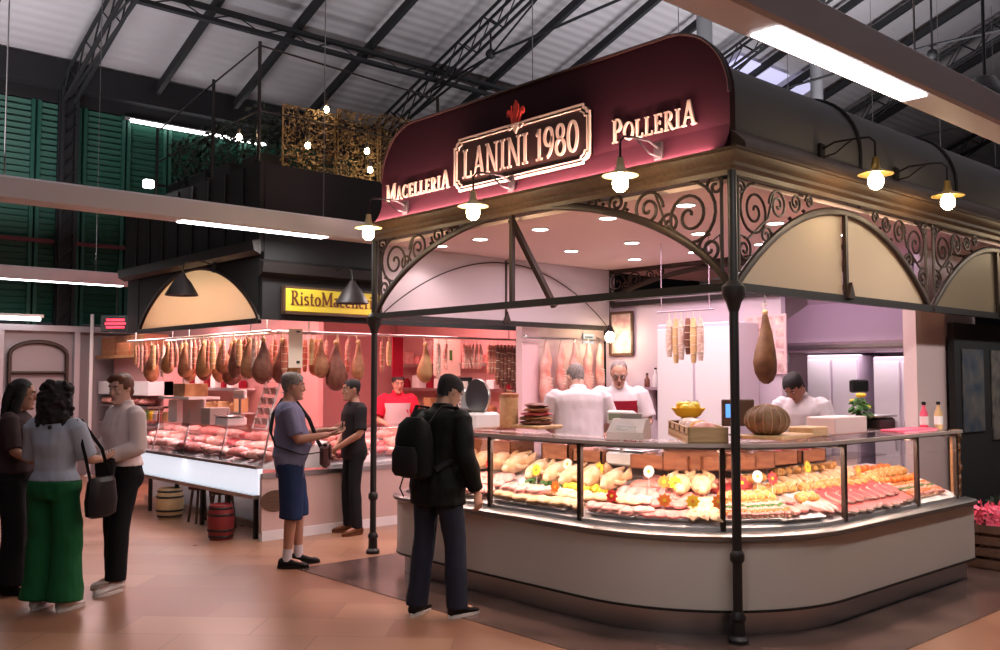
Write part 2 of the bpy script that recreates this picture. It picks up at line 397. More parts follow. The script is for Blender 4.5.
        for q in fs_:
            for i in range(len(q)):
                a_, c_ = q[i], q[(i+1) % len(q)]; ed[(a_, c_)] = ed.get((a_, c_), 0)+1
        mbx.f += [(c_, a_, b_+a_, b_+c_) for (a_, c_) in ed if (c_, a_) not in ed]; mbx.m += [0]*(len(mbx.f)-len(mbx.m))
        return mbx
    if H in ('short', 'buzz', 'quiff'):
        c_ = cap({'short': .011, 'buzz': .005, 'quiff': .014}[H], .082, -.075, {'short': .008, 'buzz': .002, 'quiff': .022}[H]); vs, fs = c_.v, c_.f
    elif H == 'bald':
        c_ = cap(.005, .2, -.075, 0)
        c_.f = [f for f in c_.f]; vs, fs = c_.v, c_.f
    else:
        hbm.ell((0, -.014, .04), (.088, .105, .1))
        rnd = random.Random(sd)
        if H == 'pixie':
            hbm.ell((0, .035, .1), (.07, .06, .035)); hbm.ell((.03, .07, .085), (.045, .03, .02)); hbm.ell((0, -.06, -.03), (.065, .05, .05))
        if H == 'long':
            for s_ in (1, -1):
                hbm.tube([(s_*.055, .02, .09), (s_*.082, .005, .0), (s_*.085, -.02, -.12), (s_*.08, -.03, -.24), (s_*.06, -.03, -.33)], [.03, .034, .038, .04, .02], 10)
            hbm.tube([(0, -.07, .08), (0, -.1, -.05), (0, -.1, -.18), (0, -.09, -.32)], [(.08, .05), (.085, .045), (.085, .04), (.05, .02)], 12)
        if H == 'curly':
            hbm.ell((0, -.035, -.02), (.135, .12, .15)); hbm.ell((0, -.05, -.13), (.15, .105, .095)); hbm.ell((0, -.01, .07), (.11, .115, .085))
            for i in range(170):
                a_ = rnd.uniform(0, 2*PI); z_ = rnd.uniform(-.22, .15)
                if math.sin(a_) > .45 and z_ < .09: continue
                w_ = .145 if z_ < .02 else .145*math.sqrt(max(.05, 1-((z_-.02)/.15)**2))
                hbm.ell((math.cos(a_)*w_*.97, -.03+math.sin(a_)*w_*.83, z_), (.019,)*3, 7, 5)
        vs, fs = remesh_mb(hbm, .009*k, 1)
        # open the face
        inv = HM.inverted()
    b2 = MB(); b2.add(vs, fs)
    if H not in ('short', 'buzz', 'quiff', 'bald'):
        keep = []
        for f in b2.f:
            c_ = inv @ (sum((b2.v[i] for i in f), Vector())/len(f))
            if c_.y > .045 and c_.z < (.062 if H != 'pixie' else .05) and abs(c_.x) < .075: continue
            if H == 'pixie' and c_.z < -.0 and c_.y > .0: continue
            keep.append(f)
        b2.f = keep; b2.m = [0]*len(keep)
    b2.build('hair', hm, root, smooth=70)
    # --- trousers
    P = A['pants']
    mb = MB(); mb.xf = Mk; pr = P.get('r', (.098, .075, .062)); t1 = P.get('t1', .97)
    torso(mb, P.get('infl', .014), .86, P.get('top', 1.04))
    for s_ in (1, -1):
        mb.ell(hips[s_]+Vector((0, -.012, -.02)), (.1*wd, .118, .12))
        tube_along(mb, hips[s_], knee[s_], ank[s_]+Vector((0, -.005, -.035)), pr, 16, 0, t1)
    vs, fs = remesh_mb(mb, .0115*k); vs = folds(vs, P.get('fold', .006), sd+3, 8, 9)
    b2 = MB(); b2.add(vs, fs); b2.build(P.get('name', 'trousers'), M[P['m']], root, smooth=80)
    if P.get('belt'):
        mb = MB(); mb.xf = Mk; R_ = []
        for z, ex in ((1.0, .02), (1.003, .026), (1.032, .026), (1.035, .02)): R_.append([TL(q) for q in oval(0, 0, z, .96*hipr*wd+ex-.004, .115+ex)])
        mb.loft(R_); mb.build('belt', M[P['belt']], root)
    # --- shirt
    Sx = A['shirt']
    mb = MB(); mb.xf = Mk; inf = Sx.get('infl', .016)
    torso(mb, inf, Sx.get('hem', .92), Sx.get('neck', 1.49), Sx.get('flare', 0), Sx.get('ymul', 1))
    for s_ in (1, -1):
        sr = Sx.get('sr', (.058, .05, .042)); mb.ell(sho[s_]+Vector((-s_*.012, 0, .0)), (.066+inf*.3, .062+inf*.3, .06+inf*.2))
        tube_along(mb, sho[s_], arms[s_][0], arms[s_][1], sr, 14, 0, Sx.get('sl', .42))
    if Sx.get('collar'):
        R_ = []
        for z, ex in ((1.475, .02), (1.5, .016), (1.53, .014)): R_.append([TL(q) for q in oval(0, -.004+.1*(z-1.475), z, .058+ex, .056+ex)])
        mb.loft(R_)
    vs, fs = remesh_mb(mb, .0115*k); vs = folds(vs, Sx.get('fold', .008), sd, 6, 8)
    b2 = MB(); b2.add(vs, fs); b2.build(Sx.get('name', 'shirt'), M[Sx['m']], root, smooth=80)
    # --- apron
    if A.get('apron'):
        mb = MB(); mb.xf = Mk; R_ = []
        for z, cx, cy, rx, ry in tor:
            if .86 <= z <= 1.37:
                e2 = inf+.014; w_ = .86 if z > 1.2 else 1.2
                R_.append([TL((math.sin(a_)*(rx+e2), cy+math.cos(a_)*(ry+e2), z)) for a_ in [w_*PI/2*(i/10*2-1) for i in range(11)]])
        lo = [q-Vector((0, 0, .35)) for q in R_[0]]
        R_ = [lo]+R_; back = [[q+Vector((0, -.008, 0)) for q in r] for r in R_]
        mb.loft([r+list(reversed(b_)) for r, b_ in zip(R_, back)])
        mb.build('apron', M[A['apron']], root)
    # --- shoes and socks
    Sh = A['shoes']
    for s_ in (1, -1):
        fy = rad(-feet[s_][2]*s_); FM = Mk @ Matrix.Translation((ank[s_].x, ank[s_].y, 0)) @ Matrix.Rotation(fy, 4, 'Z')
        mb = MB(); mb.xf = FM; R_ = []
        for y, w_, hh in ((-.078, .02, .06), (-.07, .034, .085), (-.04, .038, .1), (0, .04, .1), (.05, .045, .085), (.1, .05, .065), (.15, .046, .052), (.18, .032, .042), (.192, .014, .03)):
            R_.append([Vector((math.cos(2*PI*i/14)*w_, y, .018+(hh-.018)*(.5+.5*math.sin(2*PI*i/14)))) for i in range(14)])
        mb.loft(R_); sh = mb.build('shoe', M[Sh['m']], root, smooth=60)
        mb = MB(); mb.xf = FM; R_ = []
        for z in (0, .006, .024, .028):
            e2 = -.004 if z in (0, .028) else 0
            R_.append([Vector((x*(1+e2*10), y+e2*0, z)) for x, y in [(math.cos(2*PI*i/20)*(.042 if math.sin(2*PI*i/20) < .2 else .05), .057+math.sin(2*PI*i/20)*.142) for i in range(20)]])
        mb.loft(R_); mb.build('sole', M[Sh.get('sole', Sh['m'])], sh)
        if Sh.get('sock'):
            mb = MB(); mb.xf = Mk; ax = (knee[s_]-ank[s_]).normalized()
            mb.tube([ank[s_]-Vector((0, 0, .02)), ank[s_]+ax*.05, ank[s_]+ax*.09], [.044, .042, .043], 12); mb.build('sock', M[Sh['sock']], root)
    if A.get('glasses'):
        mb = MB(); mb.xf = HM
        for s_ in (1, -1):
            mb.tube([(s_*.033+math.cos(2*PI*i/12)*.024, .104-abs(math.cos(2*PI*i/12))*.002, .012+math.sin(2*PI*i/12)*.018) for i in range(12)], .0025, 6, closed=True)
            mb.tube([(s_*.056, .1, .016), (s_*.076, .06, .018), (s_*.08, 0, .016)], .0025, 6)
        mb.tube([(-.01, .106, .014), (.01, .106, .014)], .0025, 6); mb.build('glasses', M['black_plastic'], root)
    return root, Mk, TL
# ------------------------------------------------------------------ palette
def mk(k, *a, **kw): M[k] = mat(k, *a, **kw); return M[k]
mk('skin', (.55, .30, .21), .55, sss=.05); mk('skin_tan', (.42, .2, .13), .55); mk('skin_pale', (.62, .36, .28), .55)
mk('eye_white', (.7, .68, .66), .3); mk('dark_hair', (.009, .006, .006), .75); mk('grey_hair', (.16, .13, .12), .6, var=.4, vscale=60)
mk('auburn_hair', (.12, .035, .016), .5, var=.3, vscale=50); mk('black_brown_hair', (.011, .006, .006), .8, var=.3, vscale=60); mk('lips', (.42, .14, .12), .5)
CL = {}
_mk = mk
def mk(k, *a, **kw):
    if any(w in k for w in ('cloth', 'hair', 'blouse', 'jacket', 'leather')): kw.setdefault('spec', .12)
    return _mk(k, *a, **kw)
mk('white_cloth', (.62, .55, .57), .8); mk('blouse', (.74, .60, .58), .8); mk('paleblue_cloth', (.42, .46, .54), .8); mk('green_cloth', (.014, .11, .038), .75)
mk('black_cloth', (.012, .012, .014), .75); mk('charcoal_cloth', (.02, .017, .019), .75); mk('navy_cloth', (.02, .035, .09), .8); mk('denim_dark', (.009, .011, .026), .8)
mk('slate_cloth', (.17, .165, .26), .85); mk('burgundy_cloth', (.28, .015, .03), .8); mk('red_cloth', (.55, .02, .05), .8); mk('jacket_black', (.010, .011, .010), .62)
mk('white_leather', (.66, .6, .56), .5); mk('black_leather', (.015, .013, .013), .45); mk('brown_leather', (.12, .045, .02), .5); mk('black_plastic', (.012, .012, .013), .35)
mk('bag_brown', (.09, .03, .03), .5)
mk('iron', (.022, .018, .017), .45, metal=.3); mk('iron_brown', (.034, .018, .012), .5, metal=.2); mk('roof_iron', (.010, .010, .011), .7)
mk('burgundy', (.034, .006, .011), .7, spec=.2); mk('gilt_cream', (.72, .6, .45), .5); mk('board_dark', (.035, .014, .010), .5); mk('lily_red', (.6, .05, .03), .5)
mk('grey_roof', (.13, .13, .135), .7); mk('cream_panel', (.62, .52, .38), .6); mk('counter_cream', (.56, .50, .44), .35, coat=.2)
mk('steel', (.55, .53, .52), .28, metal=1); mk('steel_dark', (.30, .28, .27), .35, metal=.9); mk('black_band', (.012, .010, .010), .4)
mk('white_paint', (.74, .7, .7), .5); mk('lav_wall', (.62, .52, .60), .6); mk('pale_pink', (.72, .55, .53), .6); mk('ceiling_white', (.88, .66, .62), .7)
mk('white_enamel', (.8, .78, .78), .3); mk('orange_card', (.85, .2, .02), .6); mk('red_card', (.75, .03, .03), .6); mk('yellow_card', (.9, .55, .02), .6); mk('white_card', (.85, .82, .78), .6)
mk('chicken', (.66, .38, .18), .45, col2=(.76, .52, .34), vscale=18, bump=.25, bscale=120); mk('breast', (.66, .24, .21), .4, col2=(.74, .40, .35), vscale=14)
mk('sausage', (.62, .22, .17), .4, col2=(.72, .40, .34), vscale=50); mk('beef', (.30, .022, .03), .4, col2=(.45, .06, .06), vscale=16); mk('fat', (.82, .66, .58), .45)
mk('breaded', (.60, .26, .06), .75, col2=(.75, .42, .14), vscale=40, bump=.6, bscale=90); mk('pepper_orange', (.75, .19, .03), .4); mk('mince', (.62, .13, .12), .5, col2=(.72, .30, .26), vscale=70, bump=.5, bscale=150)
mk('parsley', (.05, .16, .03), .6); mk('lemon', (.85, .60, .04), .45); mk('ham_cured', (.26, .09, .04), .55, col2=(.42, .19, .09), vscale=14, bump=.3); mk('ham_dark', (.13, .035, .022), .5, col2=(.22, .08, .05), vscale=18)
mk('ham_tan', (.42, .22, .09), .55, col2=(.30, .13, .05), vscale=10, bump=.3); mk('salami', (.45, .11, .07), .6, col2=(.58, .25, .18), vscale=24); mk('salami_white', (.72, .58, .50), .7, col2=(.55, .33, .27), vscale=30); mk('rind', (.65, .42, .2), .6)
mk('carcass', (.68, .22, .17), .5, col2=(.80, .52, .44), vscale=7); mk('twine', (.7, .58, .42), .8); mk('cork', (.35, .2, .1), .8)
M['wood_tray'] = wood_mat('wood_tray', (.30, .10, .045), (.40, .16, .07)); M['wood_light'] = wood_mat('wood_light', (.48, .30, .14), (.58, .38, .2)); M['wood_dark'] = wood_mat('wood_dark', (.07, .035, .02), (.11, .055, .03)); M['wood_cornice'] = wood_mat('wood_cornice', (.075, .042, .022), (.115, .066, .036))
M['glass'] = glass_mat('glass'); M['glass_top'] = glass_mat('glass_top', (.93, .9, .9), .10)
mk('bulb', (1, .85, .6), emit=45, ecol=(1, .80, .50)); mk('lens', (1, .9, .85), emit=14, ecol=(1, .90, .86)); mk('tube', (1, 1, 1), emit=9, ecol=(.98, .97, 1)); mk('led_red', (.8, .02, .04), emit=3, ecol=(1, .03, .06)); mk('screen_blue', (.1, .3, .8), emit=1.2, ecol=(.1, .35, .9))
mk('lit_panel', (.85, .85, .9), emit=.0)
mk('brass', (.55, .36, .1), .35, metal=.8); mk('green_shutter', (.012, .085, .055), .6); mk('dark_paint', (.010, .009, .010), .7); mk('grey_booth', (.30, .26, .27), .6); mk('pink_wall', (.55, .27, .27), .6); mk('yellow_sign', (.80, .62, .05), .5); mk('sign_ink', (.16, .04, .015), .6)
mk('camo_leaf', (.14, .08, .03), .8, col2=(.28, .19, .09), vscale=3); mk('leaf_dark', (.015, .03, .014), .7); mk('beam_grey', (.68, .64, .66), .5); mk('floor_dark', (.10, .06, .05), .25, var=.35, vscale=2.2)
mk('barrel_red', (.22, .02, .02), .5); mk('paper_photo', (.55, .3, .3), .6, col2=(.8, .68, .62), vscale=9); mk('pink_tray', (.85, .12, .2), .4)

# ------------------------------------------------------------------ floor, darker strip
def floor_mat():
    m = mat('floor_tiles', (.5, .3, .2), .3); nt = m.node_tree; b = nt.nodes['Principled BSDF']
    tc = nt.nodes.new('ShaderNodeTexCoord'); mp = nt.nodes.new('ShaderNodeMapping'); mp.inputs['Rotation'].default_value = (0, 0, rad(45))
    br = nt.nodes.new('ShaderNodeTexBrick'); br.inputs['Scale'].default_value = 1; br.inputs['Brick Width'].default_value = .9; br.inputs['Row Height'].default_value = .45; br.inputs['Mortar Size'].default_value = .006; br.inputs['Bias'].default_value = 0
    br.inputs['Color1'].default_value = (.29, .135, .078, 1); br.inputs['Color2'].default_value = (.40, .215, .13, 1); br.inputs['Mortar'].default_value = (.26, .14, .09, 1)
    n = nt.nodes.new('ShaderNodeTexNoise'); n.inputs['Scale'].default_value = 1.3; n.inputs['Detail'].default_value = 6
    mx = nt.nodes.new('ShaderNodeMixRGB'); mx.blend_type = 'MULTIPLY'; mx.inputs['Fac'].default_value = .5
    nt.links.new(tc.outputs['Object'], mp.inputs['Vector']); nt.links.new(mp.outputs[0], br.inputs['Vector']); nt.links.new(tc.outputs['Object'], n.inputs['Vector'])
    rp = nt.nodes.new('ShaderNodeValToRGB'); rp.color_ramp.elements[0].position = .35; rp.color_ramp.elements[0].color = (.55, .5, .48, 1); rp.color_ramp.elements[1].position = .7
    nt.links.new(n.outputs['Fac'], rp.inputs['Fac']); nt.links.new(br.outputs['Color'], mx.inputs['Color1']); nt.links.new(rp.outputs['Color'], mx.inputs['Color2']); nt.links.new(mx.outputs[0], b.inputs['Base Color'])
    mr = nt.nodes.new('ShaderNodeMath'); mr.operation = 'MULTIPLY_ADD'; mr.inputs[1].default_value = .25; mr.inputs[2].default_value = .2
    nt.links.new(n.outputs['Fac'], mr.inputs[0]); nt.links.new(mr.outputs[0], b.inputs['Roughness'])
    return m
mb = MB(); mb.box((14, 4, -.05), (48, 26, .1)); struct('floor', mb, floor_mat(), 0)

# ------------------------------------------------------------------ counter path
P0 = 2.02; PA = PI/2*1.25; PB = 2.18; SMAX = P0+PA+PB
def cp(s, d=0):
    """point, outward normal and tangent angle on the counter's outline, s metres from its far straight end, d metres inwards"""
    if s < P0: return Vector((-.38+d, 3.0-s, 0)), Vector((-1, 0, 0)), -PI/2
    if s < P0+PA:
        a = PI+(s-P0)/1.25; n = Vector((math.cos(a), math.sin(a), 0)); return Vector((.87, .98, 0))+n*(1.25-d), n, a+PI/2
    return Vector((.87+s-P0-PA, -.27+d, 0)), Vector((0, -1, 0)), 0
def ring_path(s0, s1, tail=True):
    out = []
    if tail:
        for i in range(9):
            a = PI/2+PI/2*i/9; n = Vector((math.cos(a), math.sin(a), 0)); out.append((Vector((.07, 3.0, 0))+n*.45, n))
        out.insert(0, (Vector((.5, 3.45, 0)), Vector((0, 1, 0))))
    N = max(2, int((s1-s0)/.09))
    for i in range(N+1):
        p, n, _ = cp(s0+(s1-s0)*i/N); out.append((p, n))
    return out
def sweep(mb, path, prof):
    return mb.loft([[p-n*d+Vector((0, 0, z)) for d, z in prof] for p, n in path])
ctr = thing('display_counter', 'long cream butcher display counter with rounded corner and glass front, under the burgundy sign', 'counter', (0, 0, 0))
full = ring_path(0, SMAX)
mb = MB(); sweep(mb, full, [(0, .18), (0, .625), (.04, .625), (.04, .18)]); mb.build('front_panel', M['counter_cream'], ctr)
mb = MB(); sweep(mb, full, [(-.006, .165), (-.006, .182), (.06, .182), (.06, .165)]); mb.build('dark_edging', M['black_band'], ctr)
mb = MB(); sweep(mb, full, [(.07, 0), (.07, .165), (.1, .165), (.1, 0)]); mb.build('kickplate', M['steel'], ctr)
mb = MB(); sweep(mb, full, [(-.012, .615), (-.035, .63), (-.035, .655), (-.02, .667), (.03, .675), (.07, .68), (.07, .62)]); mb.build('sill_rail', M['steel_dark'], ctr)
mb = MB(); sweep(mb, ring_path(.0, SMAX-.15, False), [(.05, .675), (.05, .70), (.62, .905), (.86, .91), (.86, .62), (.05, .6)]); mb.build('display_bed', M['white_paint'], ctr)
mb = MB(); sweep(mb, ring_path(.0, SMAX-.3, False), [(.86, .0), (.86, 1.0), (.89, 1.0), (.89, 0)]); mb.build('rear_panel', M['pale_pink'], ctr)
mb = MB(); sweep(mb, ring_path(.0, SMAX-.2, False), [(.64, 1.0), (.64, 1.012), (.95, 1.012), (.95, 1.0)]); mb.build('inner_shelf', M['glass_top'], ctr)
POSTS = [.02, 1.0, 1.95, 3.02, 4.11, 5.24, SMAX-.2]
for a, b in zip(POSTS[:-1], POSTS[1:]):
    mb = MB(); sweep(mb, ring_path(a+.012, b-.012, False), [(.03, .675), (.045, 1.222), (.051, 1.222), (.036, .675)]); mb.build('glass_pane', M['glass'], ctr, smooth=60)
for s in POSTS:
    p, n, t = cp(s, .055); mb = MB(); mb.box((p.x, p.y, .955), (.035, .03, .55), t); mb.box((p.x-n.x*.06, p.y-n.y*.06, 1.2), (.03, .12, .03), t)
    mb.build('post', M['iron_brown'], ctr)
mb = MB(); sweep(mb, ring_path(.0, SMAX-.2, False), [(.0, 1.225), (.0, 1.243), (.42, 1.243), (.42, 1.225)]); mb.build('top_shelf', M['glass_top'], ctr)
mb = MB(); sweep(mb, ring_path(.0, SMAX-.2, False), [(-.008, 1.222), (-.008, 1.246), (.012, 1.246), (.012, 1.222)]); mb.build('shelf_edge', mk('edge_tan', (.50, .40, .35), .4), ctr)
mb = MB(); sweep(mb, ring_path(.0, SMAX-.2, False), [(.10, 1.205), (.10, 1.222), (.14, 1.222), (.14, 1.205)])
mk('strip_lit', (1, .85, .8), emit=9, ecol=(1, .80, .74)); mb.build('lamp_strip', M['strip_lit'], ctr)
mb = MB(); sweep(mb, ring_path(.0, SMAX-.2, False), [(.085, 1.2), (.085, 1.222), (.1, 1.222), (.1, 1.2)]); mb.build('strip_cover', M['steel_dark'], ctr)
# darker floor strip around the counter
def off_line(d):
    pts = [(-.38-d, 4.15)]
    for i in range(0, 13): a = PI+PI/2*i/12; pts.append((.87+math.cos(a)*(1.25+d*.6), .98+math.sin(a)*(1.25+d*.6))) if False else None
    return pts
mb = MB(); mb.prism([(-.92, 3.9), (-.92, -.8), (7, -.8), (7, .6), (.6, .6), (.6, 3.9)], .004, Matrix.Translation((0, 0, .0005))); struct('trim_1', mb, M['floor_dark'], 0)

# ------------------------------------------------------------------ iron frame of the stall
def post(loc, lab, h=3.02):
    o = thing('iron_post', lab, 'post', loc); mb = MB()
    mb.lathe([(.03, 0), (.03, h)], n=14); mb.build('shaft', M['iron'], o)
    mb = MB(); mb.lathe([(.065, 0), (.065, .03), (.045, .05), (.042, .14), (.05, .15), (.05, .17), (.032, .2)], n=16); mb.build('base', M['iron'], o)
    mb = MB(); mb.lathe([(.032, .5), (.046, .52), (.046, .56), (.032, .58)], n=14); mb.build('collar', M['iron'], o)
    mb = MB(); mb.lathe([(.032, 2.1), (.05, 2.16), (.075, 2.2), (.075, 2.26), (.035, 2.3)], n=14); mb.build('capital', M['iron'], o); return o
post((-.025, -.025, 0), 'slim dark iron post at the rounded corner of the cream counter')
post((0, 4.06, 0), 'slim dark iron post at the far end of the burgundy sign')

def spiral(mb, c, R0, turns, dr=1, a0=0, r=.011, n=40, ax='l'):
    pts = []
    for i in range(n+1):
        t = i/n; a = a0+dr*turns*2*PI*t; R_ = R0*(1-t)**.9+.012
        u, z = c[0]+math.cos(a)*R_, c[1]+math.sin(a)*R_
        pts.append((0, u, z) if ax == 'l' else (u, 0, z))
    mb.tube(pts, r, 6)
def arch(name, lab, ax, u0, u1, zs, za, pw, ztop, flip, scroll_ends=(1, 1), y=0.0, scale=1.0):
    """arched rib with tie beam and scrolled iron spandrels; u runs along ax"""
    o = thing(name, lab, 'arch', (0, 0, 0)); W = (u1-u0)/2; c = (u0+u1)/2
    f = lambda u: zs+(za-zs)*max(0, 1-((u-c)/W)**2)**pw
    def V(u, z, d=0): return (y+d, u, z) if ax == 'l' else (u, y+d, z)
    us = [c-W*math.cos(PI*i/48) for i in range(49)]
    mb = MB(); mb.tube([V(u, f(u)) for u in us], [(.022, .03)]*49, 8); mb.build('rib', M['iron_brown'], o)
    mb = MB(); L = u1-u0
    mb.box(V(c, zs-.0), (.05, L, .055) if ax == 'l' else (L, .05, .055)); mb.build('tie_beam', M['iron'], o)
    for e in (0, 1):
        if not scroll_ends[e]: continue
        mb = MB(); sg = 1 if e == 0 else -1; ub = u0 if e == 0 else u1
        S_ = scale
        lst = [(.30*S_, ztop-.26*S_, .22*S_, 2.2, 1, PI/2), (.14*S_, ztop-.60*S_, .09*S_, 1.7, -1, PI/2), (.66*S_, ztop-.17*S_, .125*S_, 1.9, -1, PI), (.95*S_, ztop-.11*S_, .08*S_, 1.7, 1, PI), (1.18*S_, ztop-.075*S_, .05*S_, 1.5, -1, PI), (.47*S_, ztop-.45*S_, .07*S_, 1.4, 1, 0), (.09*S_, ztop-.09*S_, .06*S_, 1.3, 1, 0)]
        for (u, z, R0, tn, dr, a0) in lst:
            if f(ub+sg*u) > z-R0*.75: z = f(ub+sg*u)+R0*.9
            cu = ub+sg*u
            pts = []
            n = 44
            for i in range(n+1):
                t = i/n; a = a0+dr*tn*2*PI*t; R_ = R0*(1-t)**.9+.010
                zz = z+math.sin(a)*R_
                pts.append(V(cu+sg*math.cos(a)*R_, min(zz, ztop)))
            mb.tube(pts, .0105*S_+.001, 6)
        # linking stems
        mb.tube([V(ub+sg*.04, zs+.12), V(ub+sg*.06, zs+.35), V(ub+sg*.2*S_, ztop-.5*S_), V(ub+sg*.5*S_, ztop-.30*S_), V(ub+sg*.6*S_, ztop-.05)], .009, 6)
        mb.tube([V(ub+sg*.05, ztop), V(ub+sg*(1.5*S_), ztop)], .012, 6)
        mb.tube([V(ub+sg*.045, zs+.1), V(ub+sg*.045, ztop)], .012, 6)
        for u in (.55*S_, .85*S_, 1.08*S_): mb.lathe([(.0, -.018), (.018, 0), (0, .018)], V(ub+sg*u, f(ub+sg*u)+.045), 8, cap=False)
        mb.build('scrollwork', M['iron_brown'], o)
    return o, f, V
aL, fL, VL = arch('iron_arch', 'wide open iron arch with scrolled spandrels below the burgundy shop sign', 'l', .03, 4.03, 2.265, 3.03, .72, 3.03, 1)
mb = MB(); mb.box(VL(2.1, 2.65), (.035, .035, .76)); mb.box((.24, 2.1, 2.62), (.04, .05, .85), ry=rad(-36)); mb.build('hanger', M['iron_brown'], aL)
aR, fR, VR = arch('iron_arch', 'iron arch with two cream filled panels over the side of the counter', 'r', .03, 2.92, 2.265, 2.92, .95, 3.0, 1, scale=.8)
aR2, fR2, VR2 = arch('iron_arch', 'second iron arch with dull cream panels beyond the paired springings', 'r', 2.98, 5.9, 2.265, 2.90, .95, 3.0, 1, scale=.8)
aE, fE, VE = arch('iron_arch', 'iron arch with pale panels seen inside above the far end of the counter', 'r', .05, 3.38, 2.265, 2.92, .95, 3.0, 1, (0, 0), y=4.06)
aB, fB, VB = arch('iron_arch', 'inner iron arch with scrollwork above the back wall of the stall', 'l', .6, 4.15, 2.55, 2.9, .8, 2.95, 1, (0, 1), y=3.42, scale=.75)
mb = MB(); mb.box((3.42, 2.4, 2.95), (.05, 3.6, .05)); mb.build('top_rail', M['iron_brown'], aB)
def lunette(o, f, V, u0, u1, m, y0, cut=None, z0=2.29):
    us = [u0+(u1-u0)*i/24 for i in range(25)]
    top = [(u, f(u)-.012) for u in us]; bot = [(u, z0) for u in reversed(us)]; poly = [q for q in top+bot]
    mb = MB(); n = len(poly); a = [V(u, max(z, z0), y0) for u, z in poly]; b = [V(u, max(z, z0), y0+.012) for u, z in poly]
    mb.add(a+b, [tuple(range(n)), tuple(range(2*n-1, n-1, -1))]+[(i, (i+1) % n, n+(i+1) % n, n+i) for i in range(n)])
    mb.build('lunette_panel', m, o, smooth=0)
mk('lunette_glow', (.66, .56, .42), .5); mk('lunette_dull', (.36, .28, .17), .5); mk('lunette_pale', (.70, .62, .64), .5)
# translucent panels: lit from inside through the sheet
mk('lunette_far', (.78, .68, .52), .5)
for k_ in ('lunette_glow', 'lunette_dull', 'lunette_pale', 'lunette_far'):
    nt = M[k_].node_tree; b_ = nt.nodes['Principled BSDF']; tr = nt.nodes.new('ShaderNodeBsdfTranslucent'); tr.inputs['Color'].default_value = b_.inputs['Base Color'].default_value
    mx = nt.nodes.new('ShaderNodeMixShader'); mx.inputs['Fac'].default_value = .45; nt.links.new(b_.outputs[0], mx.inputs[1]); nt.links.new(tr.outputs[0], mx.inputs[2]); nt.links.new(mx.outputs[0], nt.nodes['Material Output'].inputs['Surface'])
for o, f, V, a, b, m, y in ((aR, fR, VR, .06, 1.47, M['lunette_glow'], .02), (aR, fR, VR, 1.51, 2.89, M['lunette_glow'], .02), (aR2, fR2, VR2, 3.01, 4.42, M['lunette_dull'], .02), (aR2, fR2, VR2, 4.46, 5.87, M['lunette_dull'], .02), (aE, lambda u: 2.98, VE, .08, 1.69, M['lunette_pale'], -.02), (aE, lambda u: 2.98, VE, 1.73, 3.5, M['lunette_pale'], -.02)):
    lunette(o, f, V, a, b, m, y)
for o, V, u in ((aR, VR, 1.49), (aR2, VR2, 4.44), (aE, VE, 1.71)):
    mb = MB(); mb.box(V(u, 2.6), (.035, .03, .64)); mb.prism([(-.05, 0), (.05, 0), (0, .12)], .03, Matrix.Translation(V(u, 2.27, -.02)) @ Matrix.Rotation(PI/2, 4, 'X')); mb.build('glazing_bar', M['iron_brown'], o)

# ------------------------------------------------------------------ cornice, sign board, roof
cor = thing('cornice', 'dark moulded wooden cornice running round the stall below the burgundy sign', 'cornice', (0, 0, 0))
prof = [(0, 3.0), (-.02, 3.0), (-.03, 3.03), (-.06, 3.05), (-.06, 3.075), (-.10, 3.10), (-.12, 3.13), (-.14, 3.13), (-.14, 3.15), (0, 3.15)]
def cornice(mb, pts):
    rings = []
    for (p, n) in pts: rings.append([Vector(p)+Vector(n)*(-d)+Vector((0, 0, z)) for d, z in prof])
    mb.loft(rings)
mb = MB(); cornice(mb, [((0, 4.08, 0), (-1, 0, 0)), ((0, 0, 0), (-1, -1, 0)), ((7.5, 0, 0), (0, -1, 0))]); mb.build('moulding', M['wood_cornice'], cor)
mb = MB(); mb.box((.06, 2.03, 3.07), (.1, 4.06, .14)); mb.box((3.7, .06, 3.07), (7.4, .1, .14)); mb.build('head_beam', M['iron_brown'], cor)
ZT, ZB, RC = 4.05, 3.15, .5
def roof_profile(l0, l1, zb, zt, rc, k=1):
    pts = [(l0, zb), (l0, zt-rc)]
    pts += [(l0+rc-rc*math.cos(PI/2*i/10), zt-rc+rc*math.sin(PI/2*i/10)) for i in range(1, 11)]
    pts += [(l1-rc+rc*math.sin(PI/2*i/10), zt-rc+rc*math.cos(PI/2*i/10)) for i in range(0, 11)]
    pts += [(l1, zb)]; return pts
sg = thing('sign_board', 'burgundy shop sign board with rounded top corners above the wide arch', 'sign', (0, 0, 0))
poly = roof_profile(.0, 3.95, ZB, ZT, RC)
MX = Matrix(((0, 0, 1, 0), (1, 0, 0, 0), (0, 1, 0, 0), (0, 0, 0, 1)))   # local x,y,z -> l,z,r
mb = MB(); mb.prism(poly, .06, MX); mb.build('board', M['burgundy'], sg, smooth=0)
mb = MB(); mb.loft([[Vector((r, l, z)) for r, z in ((-.07, 3.15), (-.075, 3.17), (-.045, 3.21), (-.015, 3.27), (0, 3.34), (.0, 3.15))] for l in (.0, 3.95)]); mb.build('flared_foot', M['burgundy'], sg)
mb = MB()
edge = [(-.006, l, z) for l, z in poly[1:-1]]; mb.tube(edge, .012, 6); mb.build('edge_bead', M['board_dark'], sg)
rf = thing('stall_roof', 'dark grey rounded stall roof running back behind the burgundy sign', 'roof', (0, 0, 0))
po = roof_profile(.03, 3.92, ZB, ZT-.1, RC+.02); pi_ = [(l+(.04 if l < 2 else -.04), z-.04) for l, z in po]
mb = MB(); rings = [[Vector((r, l, z)) for l, z in po+list(reversed(pi_))] for r in (.07, 1.8, 1.81, 3.6, 3.61, 5.4, 7.4)]; mb.loft(rings); mb.build('roof_shell', M['grey_roof'], rf)
